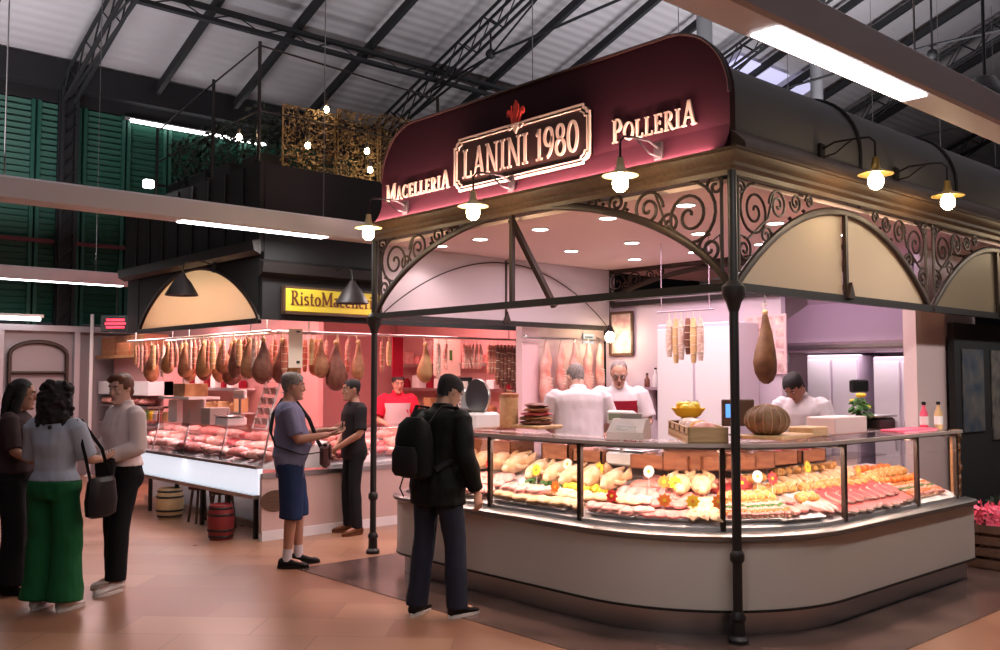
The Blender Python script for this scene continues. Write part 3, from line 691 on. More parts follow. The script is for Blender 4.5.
mb = MB(); mb.loft([[Vector((r, l, z)) for l, z in ((-.12, 3.15), (-.11, 3.2), (-.04, 3.27), (.03, 3.32), (.03, 3.15))] for r in (.0, 7.4)]); mb.build('eaves_board', M['wood_cornice'], rf)
# ribs over the grey roof
for r in (1.8, 3.6, 5.4):
    mb = MB(); mb.tube([(r, l-.01 if l < 2 else l+.01, z+.01) for l, z in po], .014, 6); mb.build('roof_seam', M['roof_iron'], rf)
# name board with notched frame: LANINI 1980
nb = thing('name_board', 'dark board framed in cream reading LANINI 1980 on the burgundy sign', 'sign', (-.03, 1.98, 3.505))
def notched(w, h, c, inset=0):
    w, h = w/2-inset, h/2-inset; p = []
    for sx, sy in ((1, 1), (-1, 1), (-1, -1), (1, -1)):
        q = [(sx*w, sy*(h-c)), (sx*(w-c*.35), sy*(h-c)), (sx*(w-c*.55), sy*(h-c*.55)), (sx*(w-c), sy*(h-c*.35)), (sx*(w-c), sy*h)]
        p += q if sx*sy > 0 else q[::-1]
    return p
ML = Matrix(((0, 0, -1, 0), (-1, 0, 0, 0), (0, 1, 0, 0), (0, 0, 0, 1)))   # x -> -l, y -> z, z -> -r (towards the aisle)
mb = MB(); mb.prism(notched(1.6, .46, .065), .02, ML); mb.build('board', M['board_dark'], nb, smooth=0)
for ins, w_ in ((0, .016), (.032, .007)):
    a, b = notched(1.6, .46, .065, ins), notched(1.6, .46, .065, ins+w_); mb = MB(); n = len(a)
    for i in range(n): mb.prism([a[i], a[(i+1) % n], b[(i+1) % n], b[i]], .032, ML)
    mb.build('frame', M['gilt_cream'], nb, smooth=0)
word(nb, 'LANINI 1980', ML @ Matrix.Translation((-.69, -.125, .02)), .25, .010, M['gilt_cream'], width=1.38, gap=.05)
def wordthing(name, text, l, z, h, width, lab, big):
    o = thing(name, lab, 'lettering', (-.004, l, z)); word(o, text, ML, h, .016, M['gilt_cream'], big=big, bigf=1.3, width=width); return o
wordthing('sign_lettering', 'MACELLERIA', 3.86, 3.35, .125, .97, 'raised cream letters reading MACELLERIA at the far end of the burgundy sign', (0, 9))
wordthing('sign_lettering', 'POLLERIA', 1.01, 3.385, .135, .76, 'raised cream letters reading POLLERIA by the corner end of the burgundy sign', (0, 7))
# red lily emblem
em = thing('lily_emblem', 'small red lily emblem with cream foot on top of the framed name board', 'emblem', (-.05, 1.99, 3.72))
mb = MB()
mb.prism([(0, .2), (.022, .15), (.03, .1), (.018, .03), (.02, .0), (-.02, 0), (-.018, .03), (-.03, .1), (-.022, .15)], .02, ML)
for s_ in (1, -1):
    p = [(.015*s_, .0), (.035*s_, .06), (.06*s_, .12), (.085*s_, .135), (.1*s_, .115), (.098*s_, .085), (.085*s_, .075), (.088*s_, .1), (.075*s_, .1), (.058*s_, .06), (.045*s_, .02), (.03*s_, -.01)]
    mb.prism(p, .018, ML); mb.tube([ML @ Vector(q) for q in ((.025*s_, .06, .02), (.045*s_, .13, .02), (.04*s_, .16, .02))], .005, 6)
mb.build('petals', M['lily_red'], em, smooth=0)
mb = MB(); mb.prism([(-.05, -.012), (.05, -.012), (.04, .008), (-.04, .008)], .024, ML); mb.prism([(0, -.075), (.03, -.03), (.02, -.012), (-.02, -.012), (-.03, -.03)], .02, ML)
for s_ in (1, -1): mb.tube([ML @ Vector(q) for q in ((.03*s_, -.02, .015), (.07*s_, -.035, .015), (.09*s_, -.01, .015), (.07*s_, .0, .015))], .006, 6)
mb.build('foot', M['gilt_cream'], em, smooth=0)

# ------------------------------------------------------------------ gooseneck lamps
def lamp(loc, ang, lab, drop=.0, shade='white_enamel', power=6, lit=True, group=None):
    """bracket at loc, arm reaching out along ang"""
    o = thing('wall_lamp', lab, 'lamp', loc, ang, group)
    mb = MB(); mb.bbox((.012, 0, 0), (.03, .07, .13), .006); mb.build('bracket', M['iron'], o)
    mb = MB(); mb.tube([(.02, 0, .02), (.12, 0, .055), (.3, 0, .05), (.38, 0, .04), (.42, 0, .0), (.42, 0, -.15)], .008, 8); mb.tube([(.02, 0, -.04), (.12, 0, -.03), (.2, 0, .02), (.26, 0, .05)], .006, 6); mb.build('arm', M['iron'], o)
    mb = MB(); mb.lathe([(.022, -.02), (.026, -.06), (.035, -.1), (.04, -.105), (.12, -.135), (.122, -.142), (.118, -.142), (.04, -.118), (.0, -.112)], (.42, 0, -.09), 20, cap=False); mb.build('shade', M[shade], o)
    mb = MB(); mb.lathe([(.012, -.118), (.03, -.13), (.05, -.165), (.054, -.195), (.046, -.225), (.025, -.245), (.004, -.25)], (.42, 0, -.09), 16); mb.build('bulb', M['bulb'] if lit else M['glass_off'], o)
    if lit:
        w = Matrix.Rotation(ang, 4, 'Z') @ Vector((.42, 0, -.41)); point(Vector(loc)+w, power, (1, .72, .42), .05)
    return o
mk('glass_off', (.3, .28, .25), .2)
mk('lamp_shade_pale', (.62, .5, .28), .4)
for l, n_ in ((3.48, 'at the far end of the sign above the iron post'), (2.04, 'under the framed name board'), (.54, 'below the word POLLERIA')):
    lamp((-.05, l, 3.24), PI, 'gooseneck lamp with glowing bulb '+n_, shade='lamp_shade_pale')
for r, n_ in ((1.14, 'on the stall side above the two cream panels'), (2.33, 'above the meeting point of two side arches'), (5.2, 'above the second arch further down the side')):
    lamp((r, .0, 3.33), -PI/2, 'gooseneck lamp with brass shade '+n_, shade='brass')
# ------------------------------------------------------------------ stall interior
mb = MB(); mb.box((2.6, 2.1, 2.99), (5.0, 4.1, .04)); struct('ceiling_1', mb, M['ceiling_white'], 0)
k = 0
for r in (.52, 1.75, 2.75):
    for l in (.75, 1.52, 2.3, 3.1, 3.7):
        if r > 1 and l in (3.7,): continue
        o = thing('downlight', f'round recessed downlight in the stall ceiling, {ORD[k]} of the rows from the sign corner', 'ceiling light', (r, l, 2.97)); k += 1
        mb = MB(); mb.lathe([(.085, 0), (.085, -.008), (.07, -.012), (.065, 0)], n=18); mb.build('trim_ring', M['white_enamel'], o)
        mb = MB(); mb.lathe([(.066, -.006), (.066, -.01)], n=18); mb.build('lens', M['lens'], o)
        spot((r, l, 2.94), 30, (1, .78, .80), 140, .06)
def wall(name, c, d, m): mb = MB(); mb.box(c, d); return struct(name, mb, m, 0)
wall('wall_back', (3.5, 2.95, 1.3), (.08, 2.4, 2.6), M['lav_wall'])
wall('wall_side', (2.85, 4.25, 1.2), (1.3, .06, 2.3), M['pale_pink'])
wall('wall_recess', (5.4, 1.9, 1.45), (.08, 2.6, 2.9), M['lav_wall'])
wall('wall_corner', (3.68, .38, 1.15), (.62, .12, 2.3), M['pale_pink'])
wall('wall_end', (4.7, .62, 1.5), (1.2, .06, 2.9), M['lav_wall'])
mb = MB(); mb.box((2.2, 2.1, .05), (3.2, 3.6, .1)); struct('floor_1', mb, M['steel_dark'], 0)
# white cold-room cabinets and shelves on the back wall
def cabinet(c, w, h, lab, m='lav_wall', dep=.5, z0=0.1, rz=0):
    o = thing('cold_cabinet', lab, 'cabinet', (c[0], c[1], z0), rz)
    mb = MB(); mb.bbox((dep/2, 0, h/2), (dep, w, h), .012); mb.build('body', M[m], o)
    for s_ in (1, -1):
        d = MB(); d.bbox((-.012, s_*w/4, h/2), (.025, w/2-.03, h-.1), .008); d_ = d.build('door', M['white_paint'], o)
        q = MB(); q.tube([(-.03, s_*.05, h*.45), (-.055, s_*.05, h*.45), (-.055, s_*.05, h*.62), (-.03, s_*.05, h*.62)], .008, 6); q.build('handle', M['steel'], d_)
    return o
cabinet((4.7, 1.87, 0), .62, 1.83, 'tall white cabinet under the extractor hood, nearer the hanging brown ham')
cabinet((4.7, 1.08, 0), .62, 1.80, 'tall white cabinet under the extractor hood, nearer the corner wall')
cabinet((3.0, 2.5, 0), 1.0, 2.15, 'broad lavender cold cabinet behind the hanging pale sausages', dep=.44)
ho = thing('extractor_hood', 'mauve sheet metal extractor hood over the white cabinets', 'hood', (4.3, 1.5, 1.95))
mb = MB(); mb.loft([[Vector((x, y, z)) for x, y in ((-a, -b), (.8, -b), (.8, b), (-a, b))] for a, b, z in ((.3, .95, 0), (.3, .95, .1), (-.3, .6, .55), (-.3, .6, .9))]); mb.build('canopy', mk('mauve_metal', (.36, .26, .32), .5), ho)
mb = MB(); mb.box((-.31, 0, .05), (.02, 1.94, .035)); mb.build('rim', M['steel_dark'], ho)
mb = MB(); mb.bbox((-.2, .75, -.06), (.2, .3, .1), .01); mb.build('filter_box', M['black_plastic'], ho)
o = thing('wall_shelf', 'mauve metal bracket shelf on the back wall beside the lavender cabinet', 'shelf', (3.2, 3.25, 1.55)); mb = MB(); mb.box((.1, 0, 0), (.32, .5, .03)); mb.build('board', M['mauve_metal'], o)
mb = MB(); mb.box((.2, .1, -.18), (.03, .03, .36)); mb.build('bracket', M['mauve_metal'], o)
for i, (y, h_) in enumerate(((3.12, .16), (3.25, .2), (3.37, .14))):
    o = thing('sauce_bottle', f'dark bottle on the bracket shelf in the stall, {ORD[i]} from the cabinet', 'bottle', (3.28, y, 1.565), group='bottles on the bracket shelf')
    mb = MB(); mb.lathe([(.03, 0), (.033, .01), (.033, h_*.6), (.014, h_*.8), (.014, h_)], n=12); mb.build('body', M['ham_dark'] if i != 1 else M['white_enamel'], o); mb = MB(); mb.lathe([(.016, h_), (.016, h_+.02)], n=10); mb.build('cap', M['black_plastic'], o)
# framed picture; a glowing globe is added for a lamp's reflection
o = thing('framed_picture', 'dark framed pale picture on the back wall above the man in glasses', 'picture', (3.44, 3.88, 2.2)); mb = MB()
for y, z, w_, h_ in ((0, .25, .36, .03), (0, -.25, .36, .03), (.17, 0, .03, .5), (-.17, 0, .03, .5)): mb.box((-.01, y, z), (.03, w_, h_))
mb.build('frame', M['wood_dark'], o); mb = MB(); mb.box((0, 0, 0), (.01, .32, .48)); mb.build('print', M['paper_photo'], o)
o = thing('reflection_globe', 'small added glowing globe for the lamp reflection, hanging in front of the framed picture', 'lamp', (3.2, 3.86, 2.95)); mb = MB(); mb.tube([(0, 0, 0), (0, 0, -.68)], .006, 6); mb.build('cord', M['iron'], o)
mb = MB(); mb.lathe([(.02, -.66), (.06, -.74), (.025, -.72)], n=14, cap=False); mb.build('shade', M['iron'], o); mb = MB(); mb.ell((0, 0, -.8), (.055, .055, .065)); mb.build('bulb', M['bulb'], o); point((3.1, 3.84, 2.05), 4, (1, .75, .5))
o = thing('wall_notice', 'small pale blue notice on the pink wall above the hanging carcasses', 'notice', (3.2, 4.2, 2.14)); mb = MB(); mb.box((0, 0, 0), (.2, .01, .12)); mb.build('sheet', mk('paper_blue', (.45, .6, .75), .6), o)
mb = MB(); mb.box((0, -.006, .02), (.13, .002, .012)); mb.box((-.02, -.006, -.02), (.09, .002, .01)); mb.build('print', M['black_plastic'], o)
# hanging carcasses on the side wall
o = solid('hanging_rail', MB().tube([(2.0, 4.1, 2.12), (3.4, 4.1, 2.12)], .012, 8).tube([(2.1, 4.1, 2.12), (2.1, 4.2, 2.16)], .01, 6).tube([(3.35, 4.1, 2.12), (3.35, 4.2, 2.16)], .01, 6), M['steel'], 'steel meat rail on the pink side wall of the stall', 'rail')
def carcass(loc, sc, i, lab):
    o = thing('pork_carcass', lab, 'meat', loc); mb = MB(); rings = []
    for z, rx, ry, cx in ((0, .02, .02, 0), (-.06, .03, .03, 0), (-.16, .055, .05, .01), (-.28, .10, .07, .0), (-.40, .075, .06, -.02), (-.52, .095, .07, -.01), (-.68, .12, .08, .0), (-.8, .11, .075, .01), (-.9, .06, .05, .03), (-.95, .02, .02, .04)):
        ring = []
        for q in range(16):
            t = 2*PI*q/16; n = 1+.12*noise.noise(Vector((math.cos(t)*1.5+i, math.sin(t)*1.5, z*6))); ring.append(Vector((cx+math.cos(t)*rx*n, math.sin(t)*ry*n, z))*sc)
        rings.append(ring)
    mb.loft(rings[::-1]); mb.build('side', M['carcass'], o)
    mb = MB()
    for q in range(6): mb.tube([(.02-.06*sc, -.06*sc, (-.5-.05*q)*sc), (.05*sc, -.083*sc, (-.53-.05*q)*sc)], .007, 6)
    mb.build('ribs', M['fat'], o)
    mb = MB(); mb.tube([(0, 0, -.02), (0, 0, .03), (.012, 0, .045), (.02, 0, .03)], .005, 6); mb.build('hook', M['steel'], o)
for i, r in enumerate((2.36, 2.6, 2.83, 3.06, 3.27)):
    carcass((r, 4.08, 2.08), (.8, .62, .85, .7, .6)[i], i*3+1, f'pale pork carcass on the steel rail, {ORD[i]} from the aisle end')
# pale column with notices at the wall's edge
wall('wall_pier', (2.2, 4.22, 1.15), (.26, .1, 2.3), mk('pier_pink', (.78, .52, .54), .5))
# ------------------------------------------------------------------ hung sausages and hams in the stall
def salami(name, m, ln, rr, seed=0, bend=.0, tie=True):
    o = thing(name, 'x', 'sausage'); mb = MB(); pts, rs = [], []
    for i in range(11):
        t = i/10; pts.append((bend*math.sin(PI*t), 0, -.06-ln*t)); rs.append(rr*max(.25, math.sin(PI*min(1, max(0, .08+.84*t)))**.35)*(1+.05*noise.noise(Vector((t*7, seed, 1)))))
    mb.tube(pts, rs, 12); mb.build('casing', M[m], o)
    mb = MB(); mb.tube([(0, 0, 0), (0, 0, -.065)], .004, 5)
    if tie:
        for q in range(1, 5): t = q/5; mb.tube([(bend*math.sin(PI*t)+math.cos(a)*(rr*1.0), math.sin(a)*rr*1.0, -.06-ln*t) for a in [2*PI*w/10 for w in range(10)]], .0035, 4, closed=True)
    mb.build('twine_loops', M['twine'], o); return o  # separate loops of twine plus the hanging cord
def ham(name, m, ln, w, seed=0):
    o = thing(name, 'x', 'ham'); rings = []; mb = MB()
    for t, rx, ry, cx in ((0, .12, .12, 0), (.06, .2, .2, 0), (.17, .33, .28, .03), (.32, .52, .4, .04), (.52, .84, .6, -.02), (.7, 1.0, .68, -.05), (.84, .92, .6, -.03), (.95, .6, .4, 0), (1, .2, .15, 0)):
        ring = []
        for q in range(16):
            a = 2*PI*q/16; n = 1+.1*noise.noise(Vector((math.cos(a)+seed*2, math.sin(a), t*3))); ring.append(Vector((cx*w*2+math.cos(a)*rx*w*n, math.sin(a)*ry*w*n, -.08-ln*t)))
        rings.append(ring)
    mb.loft(rings[::-1]); mb.build('leg_of_ham', M[m], o)
    mb = MB(); mb.tube([(.0, .03, 0), (.02, 0, -.1), (0, -.02, -.12), (-.02, 0, -.1), (0, .02, 0)], .005, 5); mb.build('cord', M['twine'], o)
    mb = MB(); mb.ell((0, 0, -.08), (.028, .028, .03), 10, 6); mb.build('hoof', M['rind'], o); return o
proto = {}
mk('ham_net', (.20, .10, .035), .6, col2=(.12, .05, .02), vscale=10, bump=.3)
rail = solid('hanging_rail', MB().tube([(2.0, 1.55, 2.3), (2.0, 2.2, 2.3)], .008, 8).tube([(2.0, 1.6, 2.3), (2.0, 1.6, 2.97)], .004, 6).tube([(2.0, 2.15, 2.3), (2.0, 2.15, 2.97)], .004, 6), M['mauve_metal'], 'short ceiling rail holding the pale sausages in the stall', 'rail')
for i, y in enumerate((2.06, 1.99, 1.92, 1.85, 1.78, 1.71)):
    o = salami('salami', ('salami_white', 'rind', 'salami_white', 'ham_dark', 'rind', 'salami_white')[i], (.36, .42, .39, .34, .42, .40)[i], .033, i)
    o.location = (2.0+.01*(i % 2), y, 2.29); tag(o, f'pale twine tied sausage, {ORD[i]} of the six on the short ceiling rail', 'sausage', 'sausages on the short ceiling rail')
o = ham('cured_ham', 'ham_net', .62, .13, 3); o.location = (2.0, 1.02, 2.32); tag(o, 'single brown cured ham hanging above the man with bowed head', 'ham')
o = solid('ham_hook', MB().tube([(2.0, 1.02, 2.97), (2.0, 1.02, 2.32), (2.02, 1.02, 2.3), (2.03, 1.02, 2.32)], .006, 6), M['steel'], 'steel ceiling hook holding the single brown ham', 'hook')
# pink photo boards behind the ham
o = thing('photo_board', 'pink board of small photographs behind the single hanging ham', 'poster', (3.44, 1.93, 2.02)); mb = MB(); mb.box((0, 0, 0), (.02, .5, .62)); mb.build('backing', M['pier_pink'], o)
mb = MB()
for a in range(4):
    for b in range(5):
        mb.box((-.013, -.18+a*.12, -.24+b*.12), (.006, .09, .09))
mb.build('photographs', M['paper_photo'], o)

# ------------------------------------------------------------------ wares on the counter top and behind it
TOPZ = 1.243
def slab(name, lab, cat, p, d, m, rz=0, z=TOPZ, group=None, b=.006): mb = MB(); mb.bbox((0, 0, d[2]/2), d, b); return solid(name, mb, M[m], lab, cat, group, (p[0], p[1], z), rz)
# cash register / scales
def scale_(loc, rz, lab, dark=False, z=TOPZ):
    o = thing('counter_scale', lab, 'scale', (loc[0], loc[1], z), rz); b_ = M['black_plastic'] if dark else M['white_enamel']
    mb = MB(); mb.bbox((0, 0, .05), (.3, .26, .1), .015); mb.build('body', b_, o); mb = MB(); mb.bbox((0, .02, .115), (.34, .24, .014), .006); mb.build('pan', M['steel'], o)
    mb = MB(); mb.tube([(0, -.11, .1), (0, -.11, .32)], .015, 8); mb.build('mast', M['steel'], o); mb = MB(); mb.bbox((0, -.11, .36), (.26, .05, .11), .012); mb.build('display', b_, o)
    mb = MB(); mb.box((0, -.138, .365), (.2, .004, .05)); mb.build('read_out', M['screen_blue'] if dark else mk('lcd', (.25, .32, .22), .3), o); return o
ft = thing('slicer', 'white enamel slicing machine on the counter top beside the man in the dark jacket', 'slicer', (.02, 2.63, TOPZ), 0)
mb = MB(); mb.bbox((0, 0, .07), (.3, .42, .14), .02); mb.build('base', M['white_enamel'], ft); mb = MB(); mb.lathe([(.15, -.012), (.155, 0), (.15, .012)], n=28, M=Matrix.Translation((.0, -.08, .27)) @ Matrix.Rotation(PI/2, 4, 'Y')); mb.build('blade', M['steel'], ft)
mb = MB(); mb.bbox((.08, .08, .24), (.1, .26, .2), .03); mb.build('motor_housing', M['white_enamel'], ft); mb = MB(); mb.box((-.1, .05, .16), (.14, .26, .012), ry=.2); mb.build('carriage', M['steel'], ft)
mb = MB(); mb.tube([(-.08, .1, .17), (-.08, .13, .3)], .012, 8); mb.build('handle', M['black_plastic'], ft)
jar = thing('wooden_jar', 'tall round wooden tub on the counter top behind the slicing machine', 'tub', (.35, 2.52, TOPZ)); mb = MB(); mb.lathe([(.075, 0), (.085, .02), (.08, .24), (.085, .26), (.07, .26), (.07, .22)], n=20); mb.build('body', M['wood_light'], jar)
mb = MB(); mb.lathe([(.082, .26), (.086, .27), (.086, .29), (.02, .3), (.02, .32), (.001, .325)], n=20); mb.build('lid', M['wood_tray'], jar)
bd = slab('chopping_board', 'brown chopping board carrying a stack of cured meats on the counter top', 'board', (.45, 2.28), (.3, .34, .03), 'wood_light')
for i in range(5):
    mb = MB(); mb.ell((0, 0, .02), (.13-.008*i, .15-.006*i, .022), 18, 8, nz=.35, ns=9, seed=i); solid('cured_slab', mb, M[('ham_dark', 'ham_tan', 'beef', 'ham_cured', 'ham_dark')[i]], f'flat cured meat in the stack on the chopping board, {ORD[i]} from the bottom', 'meat', 'cured meats stacked on the board', (.45, 2.28, TOPZ+.03+i*.036), i*.7)
for i, (r, l, m) in enumerate(((.05, 2.98, 'carcass'), (.2, 2.95, 'sausage'), (-.12, 2.92, 'breast'))):
    mb = MB(); mb.ell((0, 0, .045), (.09, .12, .045), 16, 9, nz=.3, ns=7, seed=i); solid('wrapped_joint', mb, M[m], ('pale wrapped joint', 'small reddish joint', 'pink boned joint')[i]+' on the counter top near the slicing machine', 'meat', None, (r, l, TOPZ), i)
reg = thing('cash_register', 'grey cash register on the counter top by the man in glasses', 'till', (-.02, .86, TOPZ), rad(25)); mb = MB(); mb.loft([[Vector((x, y, z)) for x, y in ((-.12, -.13), (.12, -.13), (.12, .13), (-.12, .13))] for z in (0, .05)]+[[Vector((x, y, .14)) for x, y in ((-.0, -.12), (.11, -.12), (.11, .12), (-.0, .12))]]); mb.build('body', mk('till_grey', (.42, .36, .33), .5), reg)
mb = MB(); mb.box((.06, 0, .155), (.02, .16, .05), ry=-.2); mb.build('screen', M['till_grey'], reg); mb = MB()
for a in range(4):
    for b in range(3): mb.box((-.085+.025*b, -.06+.04*a, .075+.014*b), (.016, .028, .012))
mb.build('keys', M['white_enamel'], reg)
# long wooden box shelf with breads and orange bowl
bx = thing('wooden_crate', 'long pale wooden crate along the counter top near the corner post', 'crate', (.30, .52, TOPZ), rad(-45)); L_ = 1.02
mb = MB(); mb.box((0, 0, .008), (.26, L_, .016))
for sx in (1, -1): mb.box((sx*.124, 0, .035), (.012, L_, .03)); mb.box((sx*.124, 0, .085), (.012, L_, .045))
for sy in (1, -1): mb.box((0, sy*(L_/2-.006), .055), (.26, .012, .11))
mb.build('slats', M['wood_light'], bx); mb = MB()
for sy in (-.36, -.12, .14, .38):
    mb = MB(); mb.lathe([(.022, 0), (.022, .004)], n=12, M=Matrix.Translation((-.131, sy, .085)) @ Matrix.Rotation(-PI/2, 4, 'Y')); mb.build('stamp', M['wood_dark'], bx)
bm_ = Matrix.Translation((.30, .52, TOPZ)) @ Matrix.Rotation(rad(-45), 4, 'Z')
for i in range(5):
    p = bm_ @ Vector((.0, -.36+.17*i, .02)); mb = MB(); mb.ell((0, 0, .06), (.085, .08, .06), 16, 9, nz=.15, seed=i)
    solid('bread_loaf' if i % 2 else 'wrapped_loaf', mb, M[('breast', 'breaded', 'pale_pink', 'salami_white', 'fat')[i]], f'rounded loaf lying in the long pale crate, {ORD[i]} from the corner post', 'loaf', 'loaves in the long pale crate', p, i)
ob = thing('yellow_bowl', 'bright orange yellow bowl of produce behind the long crate', 'bowl', (.62, .82, TOPZ+.13)); mb = MB(); mb.lathe([(.05, 0), (.09, .02), (.125, .07), (.13, .075), (.115, .07), (.08, .03), (.0, .02)], n=22); mb.build('bowl', M['yellow_card'], ob)
mb = MB()
for i in range(9): a = i*2.4; mb.ell((math.cos(a)*.055*(i > 0), math.sin(a)*.055*(i > 0), .075+.02*(i < 4)), (.04, .04, .03), 10, 7)
mb.build('fruit', M['lemon'], ob)
solid('steel_stand', MB().lathe([(.1, 0), (.1, .012), (.03, .02), (.025, .11), (.06, .13), (.02, .13)], n=18), M['steel'], 'steel pedestal under the orange yellow bowl', 'stand', None, (.62, .82, TOPZ))
# right of the post
rh = thing('netted_ham', 'round brown netted ham resting on the counter top beside the corner post', 'ham', (.70, .2, TOPZ+.03)); mb = MB(); mb.ell((0, 0, .1), (.155, .155, .11), 22, 14, nz=.08, seed=5); mb.build('joint', M['ham_net'], rh)
mb = MB()
for i in range(8): a = PI*i/8; mb.tube([(math.cos(a)*math.cos(p)*.158, math.sin(a)*math.cos(p)*.158, .1+math.sin(p)*.113) for p in [2*PI*j/24 for j in range(24)]], .004, 5, closed=True)
mb.build('netting', M['cork'], rh)
slab('chopping_board', 'pale wooden board under the round netted ham', 'board', (.82, .2), (.5, .34, .03), 'wood_light', .1)
tb = thing('tablet_screen', 'small screen glowing blue behind the round netted ham', 'screen', (.88, .56, TOPZ), rad(-30)); mb = MB(); mb.bbox((0, 0, .17), (.26, .025, .2), .006); mb.build('casing', M['wood_dark'], tb)
mb = MB(); mb.box((-.065, -.0145, .185), (.08, .003, .1)); mb.build('picture', M['screen_blue'], tb); mb = MB(); mb.tube([(0, .0, 0), (0, .01, .09)], .012, 8); mb.lathe([(.07, 0), (.07, .01), (.01, .012)], n=14); mb.build('stand', M['black_plastic'], tb)
slab('wooden_crate', 'low wooden crate of wares beside the round netted ham', 'crate', (1.22, .18), (.22, .2, .07), 'wood_light', 0)
slab('counter_box', 'long cream box on the counter top below the white cabinets', 'box', (1.72, .22), (.5, .24, .13), 'pale_pink', 0)
pl = thing('potted_plant', 'yellow flowering plant in a dark pot on the counter top', 'plant', (2.2, .27, TOPZ)); mb = MB(); mb.lathe([(.045, 0), (.06, .1), (.065, .105), (.055, .105)], n=16); mb.build('pot', M['black_plastic'], pl)
mb = MB()
for i in range(26):
    a = i*2.4; R_ = .03+.06*(i/26); z = .12+.14*((i*7) % 10)/10; mb.ell((math.cos(a)*R_, math.sin(a)*R_, z), (.035, .02, .012), 7, 5, Matrix.Rotation(a, 3, 'Z') @ Matrix.Rotation(.6, 3, 'Y'))
mb.build('leaves', M['parsley'], pl); mb = MB()
for i in range(10): a = i*2.0; mb.ell((math.cos(a)*.06, math.sin(a)*.06, .19+.05*(i % 3)), (.026, .026, .018), 8, 6)
mb.build('flowers', M['lemon'], pl)
scale_((2.42, .28), PI, 'black counter scale near the end of the counter', True)
slab('pink_tray', 'flat bright pink tray at the end of the counter top', 'tray', (2.42, -.03), (.6, .2, .02), 'pink_tray', 0)
def bottle(p, lab, m, z=TOPZ):
    o = thing('bottle', lab, 'bottle', (p[0], p[1], z)); mb = MB(); mb.lathe([(.03, 0), (.034, .01), (.034, .13), (.014, .18), (.014, .215)], n=14); mb.build('body', M[m], o); mb = MB(); mb.lathe([(.017, .205), (.017, .23), (.004, .232)], n=12); mb.build('cap', M['black_plastic'], o); mb = MB(); mb.lathe([(.0352, .04), (.0352, .11)], n=14, cap=False); mb.build('paper_label', M['white_card'], o)
bottle((2.86, -.08), 'pale bottle with black cap at the very end of the counter top', 'rind'); bottle((2.72, -.02), 'small pink bottle near the end of the counter top', 'pink_tray')
# inside shelf: wooden trays, scale, meats
def tray(s, d, w, dep, h, m, lab, z):
    p, n, t = cp(s, d-.01); o = thing('wooden_tray', lab, 'tray', (p.x, p.y, z), t); mb = MB(); mb.box((0, 0, .006), (w, dep, .012))
    for sx in (1, -1): mb.box((sx*(w/2-.006), 0, h/2), (.012, dep, h))
    for sy in (1, -1): mb.box((0, sy*(dep/2-.006), h/2), (w, .012, h))
    mb.build('box', M[m], o); return p, t
tl = ('below the slicing machine', 'below the stacked cured meats', 'beside the white scale', 'below the till', 'below the long pale crate', 'behind the corner post', 'below the round netted ham', 'below the low wooden crate', 'below the long cream box', 'near the counter end')
for i, s in enumerate((.35, 1.15, 1.5, 2.35, 2.85, 3.35, 3.8, 4.25, 4.7)):
    w_ = (.55, .3, .3, .45, .45, .42, .42, .4, .35)[i]
    p, t = tray(s, .76, w_, .28, (.12, .13, .1, .1, .13, .1, .12, .11, .1)[i], 'wood_tray', 'reddish brown wooden tray on the inner glass shelf '+tl[i], 1.013)
    for j in range(3):
        a = Vector((-w_*.3+w_*.3*j, 0, 0)); a.rotate(Matrix.Rotation(t, 3, 'Z')); mb = MB(); mb.ell((0, 0, .05), (w_*.15, .11, .055), 12, 8, nz=.25, seed=i*5+j)
        solid('cured_joint', mb, M[('ham_dark', 'beef', 'sausage', 'ham_cured')[(i+j) % 4]], 'dark cured joint in a brown tray '+tl[i], 'meat', 'joints in the tray '+tl[i], (p.x+a.x, p.y+a.y, 1.026), t+j)
p, n, t = cp(1.82, .76); scale_((p.x, p.y), t, 'white round edged scale on the inner glass shelf', False, 1.013)

# ------------------------------------------------------------------ meat in the display
def bedz(d): return (.70+.205*(d-.05)/.57 if d < .62 else .905)+.004
def place(o, s, d, rz=0, lab=None, z=0, first=False, grp=None, sc=None):
    p, n, t = cp(s, d); c = o if first else dup(o, scale=sc)
    c.location = (p.x, p.y, bedz(d)+z); c.rotation_euler = (Matrix.Rotation(t, 4, 'Z') @ Matrix.Rotation(rad(19.5) if d < .6 and 'tag' not in o.name else 0, 4, 'X') @ Matrix.Rotation(rz, 4, 'Z')).to_euler()
    if first and sc: c.scale = (sc,)*3
    if lab: c['label'] = lab
    if grp: c['group'] = grp
    return c
def proto_chicken():
    o = thing('whole_chicken', 'x', 'poultry'); mb = MB(); mb.ell((0, 0, .07), (.085, .125, .07), 20, 12, nz=.1, seed=2); mb.ell((0, -.09, .065), (.04, .06, .04), 10, 7); mb.build('carcass', M['chicken'], o, smooth=80)
    for s_ in (1, -1):
        mb = MB(); mb.tube([(s_*.06, .05, .06), (s_*.085, .1, .075), (s_*.05, .15, .09), (s_*.035, .185, .095)], [.03, .04, .022, .014], 10); mb.build('drumstick', M['chicken'], o, smooth=80)
        mb = MB(); mb.tube([(s_*.07, -.05, .08), (s_*.105, -.02, .06), (s_*.1, .04, .05)], [.022, .02, .012], 8); mb.build('wing', M['chicken'], o, smooth=80)
    return o
def proto_breast(m='breast', v=0):
    mb = MB(); mb.ell((0, 0, .026), (.05, .085, .026), 16, 9, nz=.35, ns=6, seed=v); return solid('chicken_breast', mb, M[m], 'x', 'meat', smooth=80)
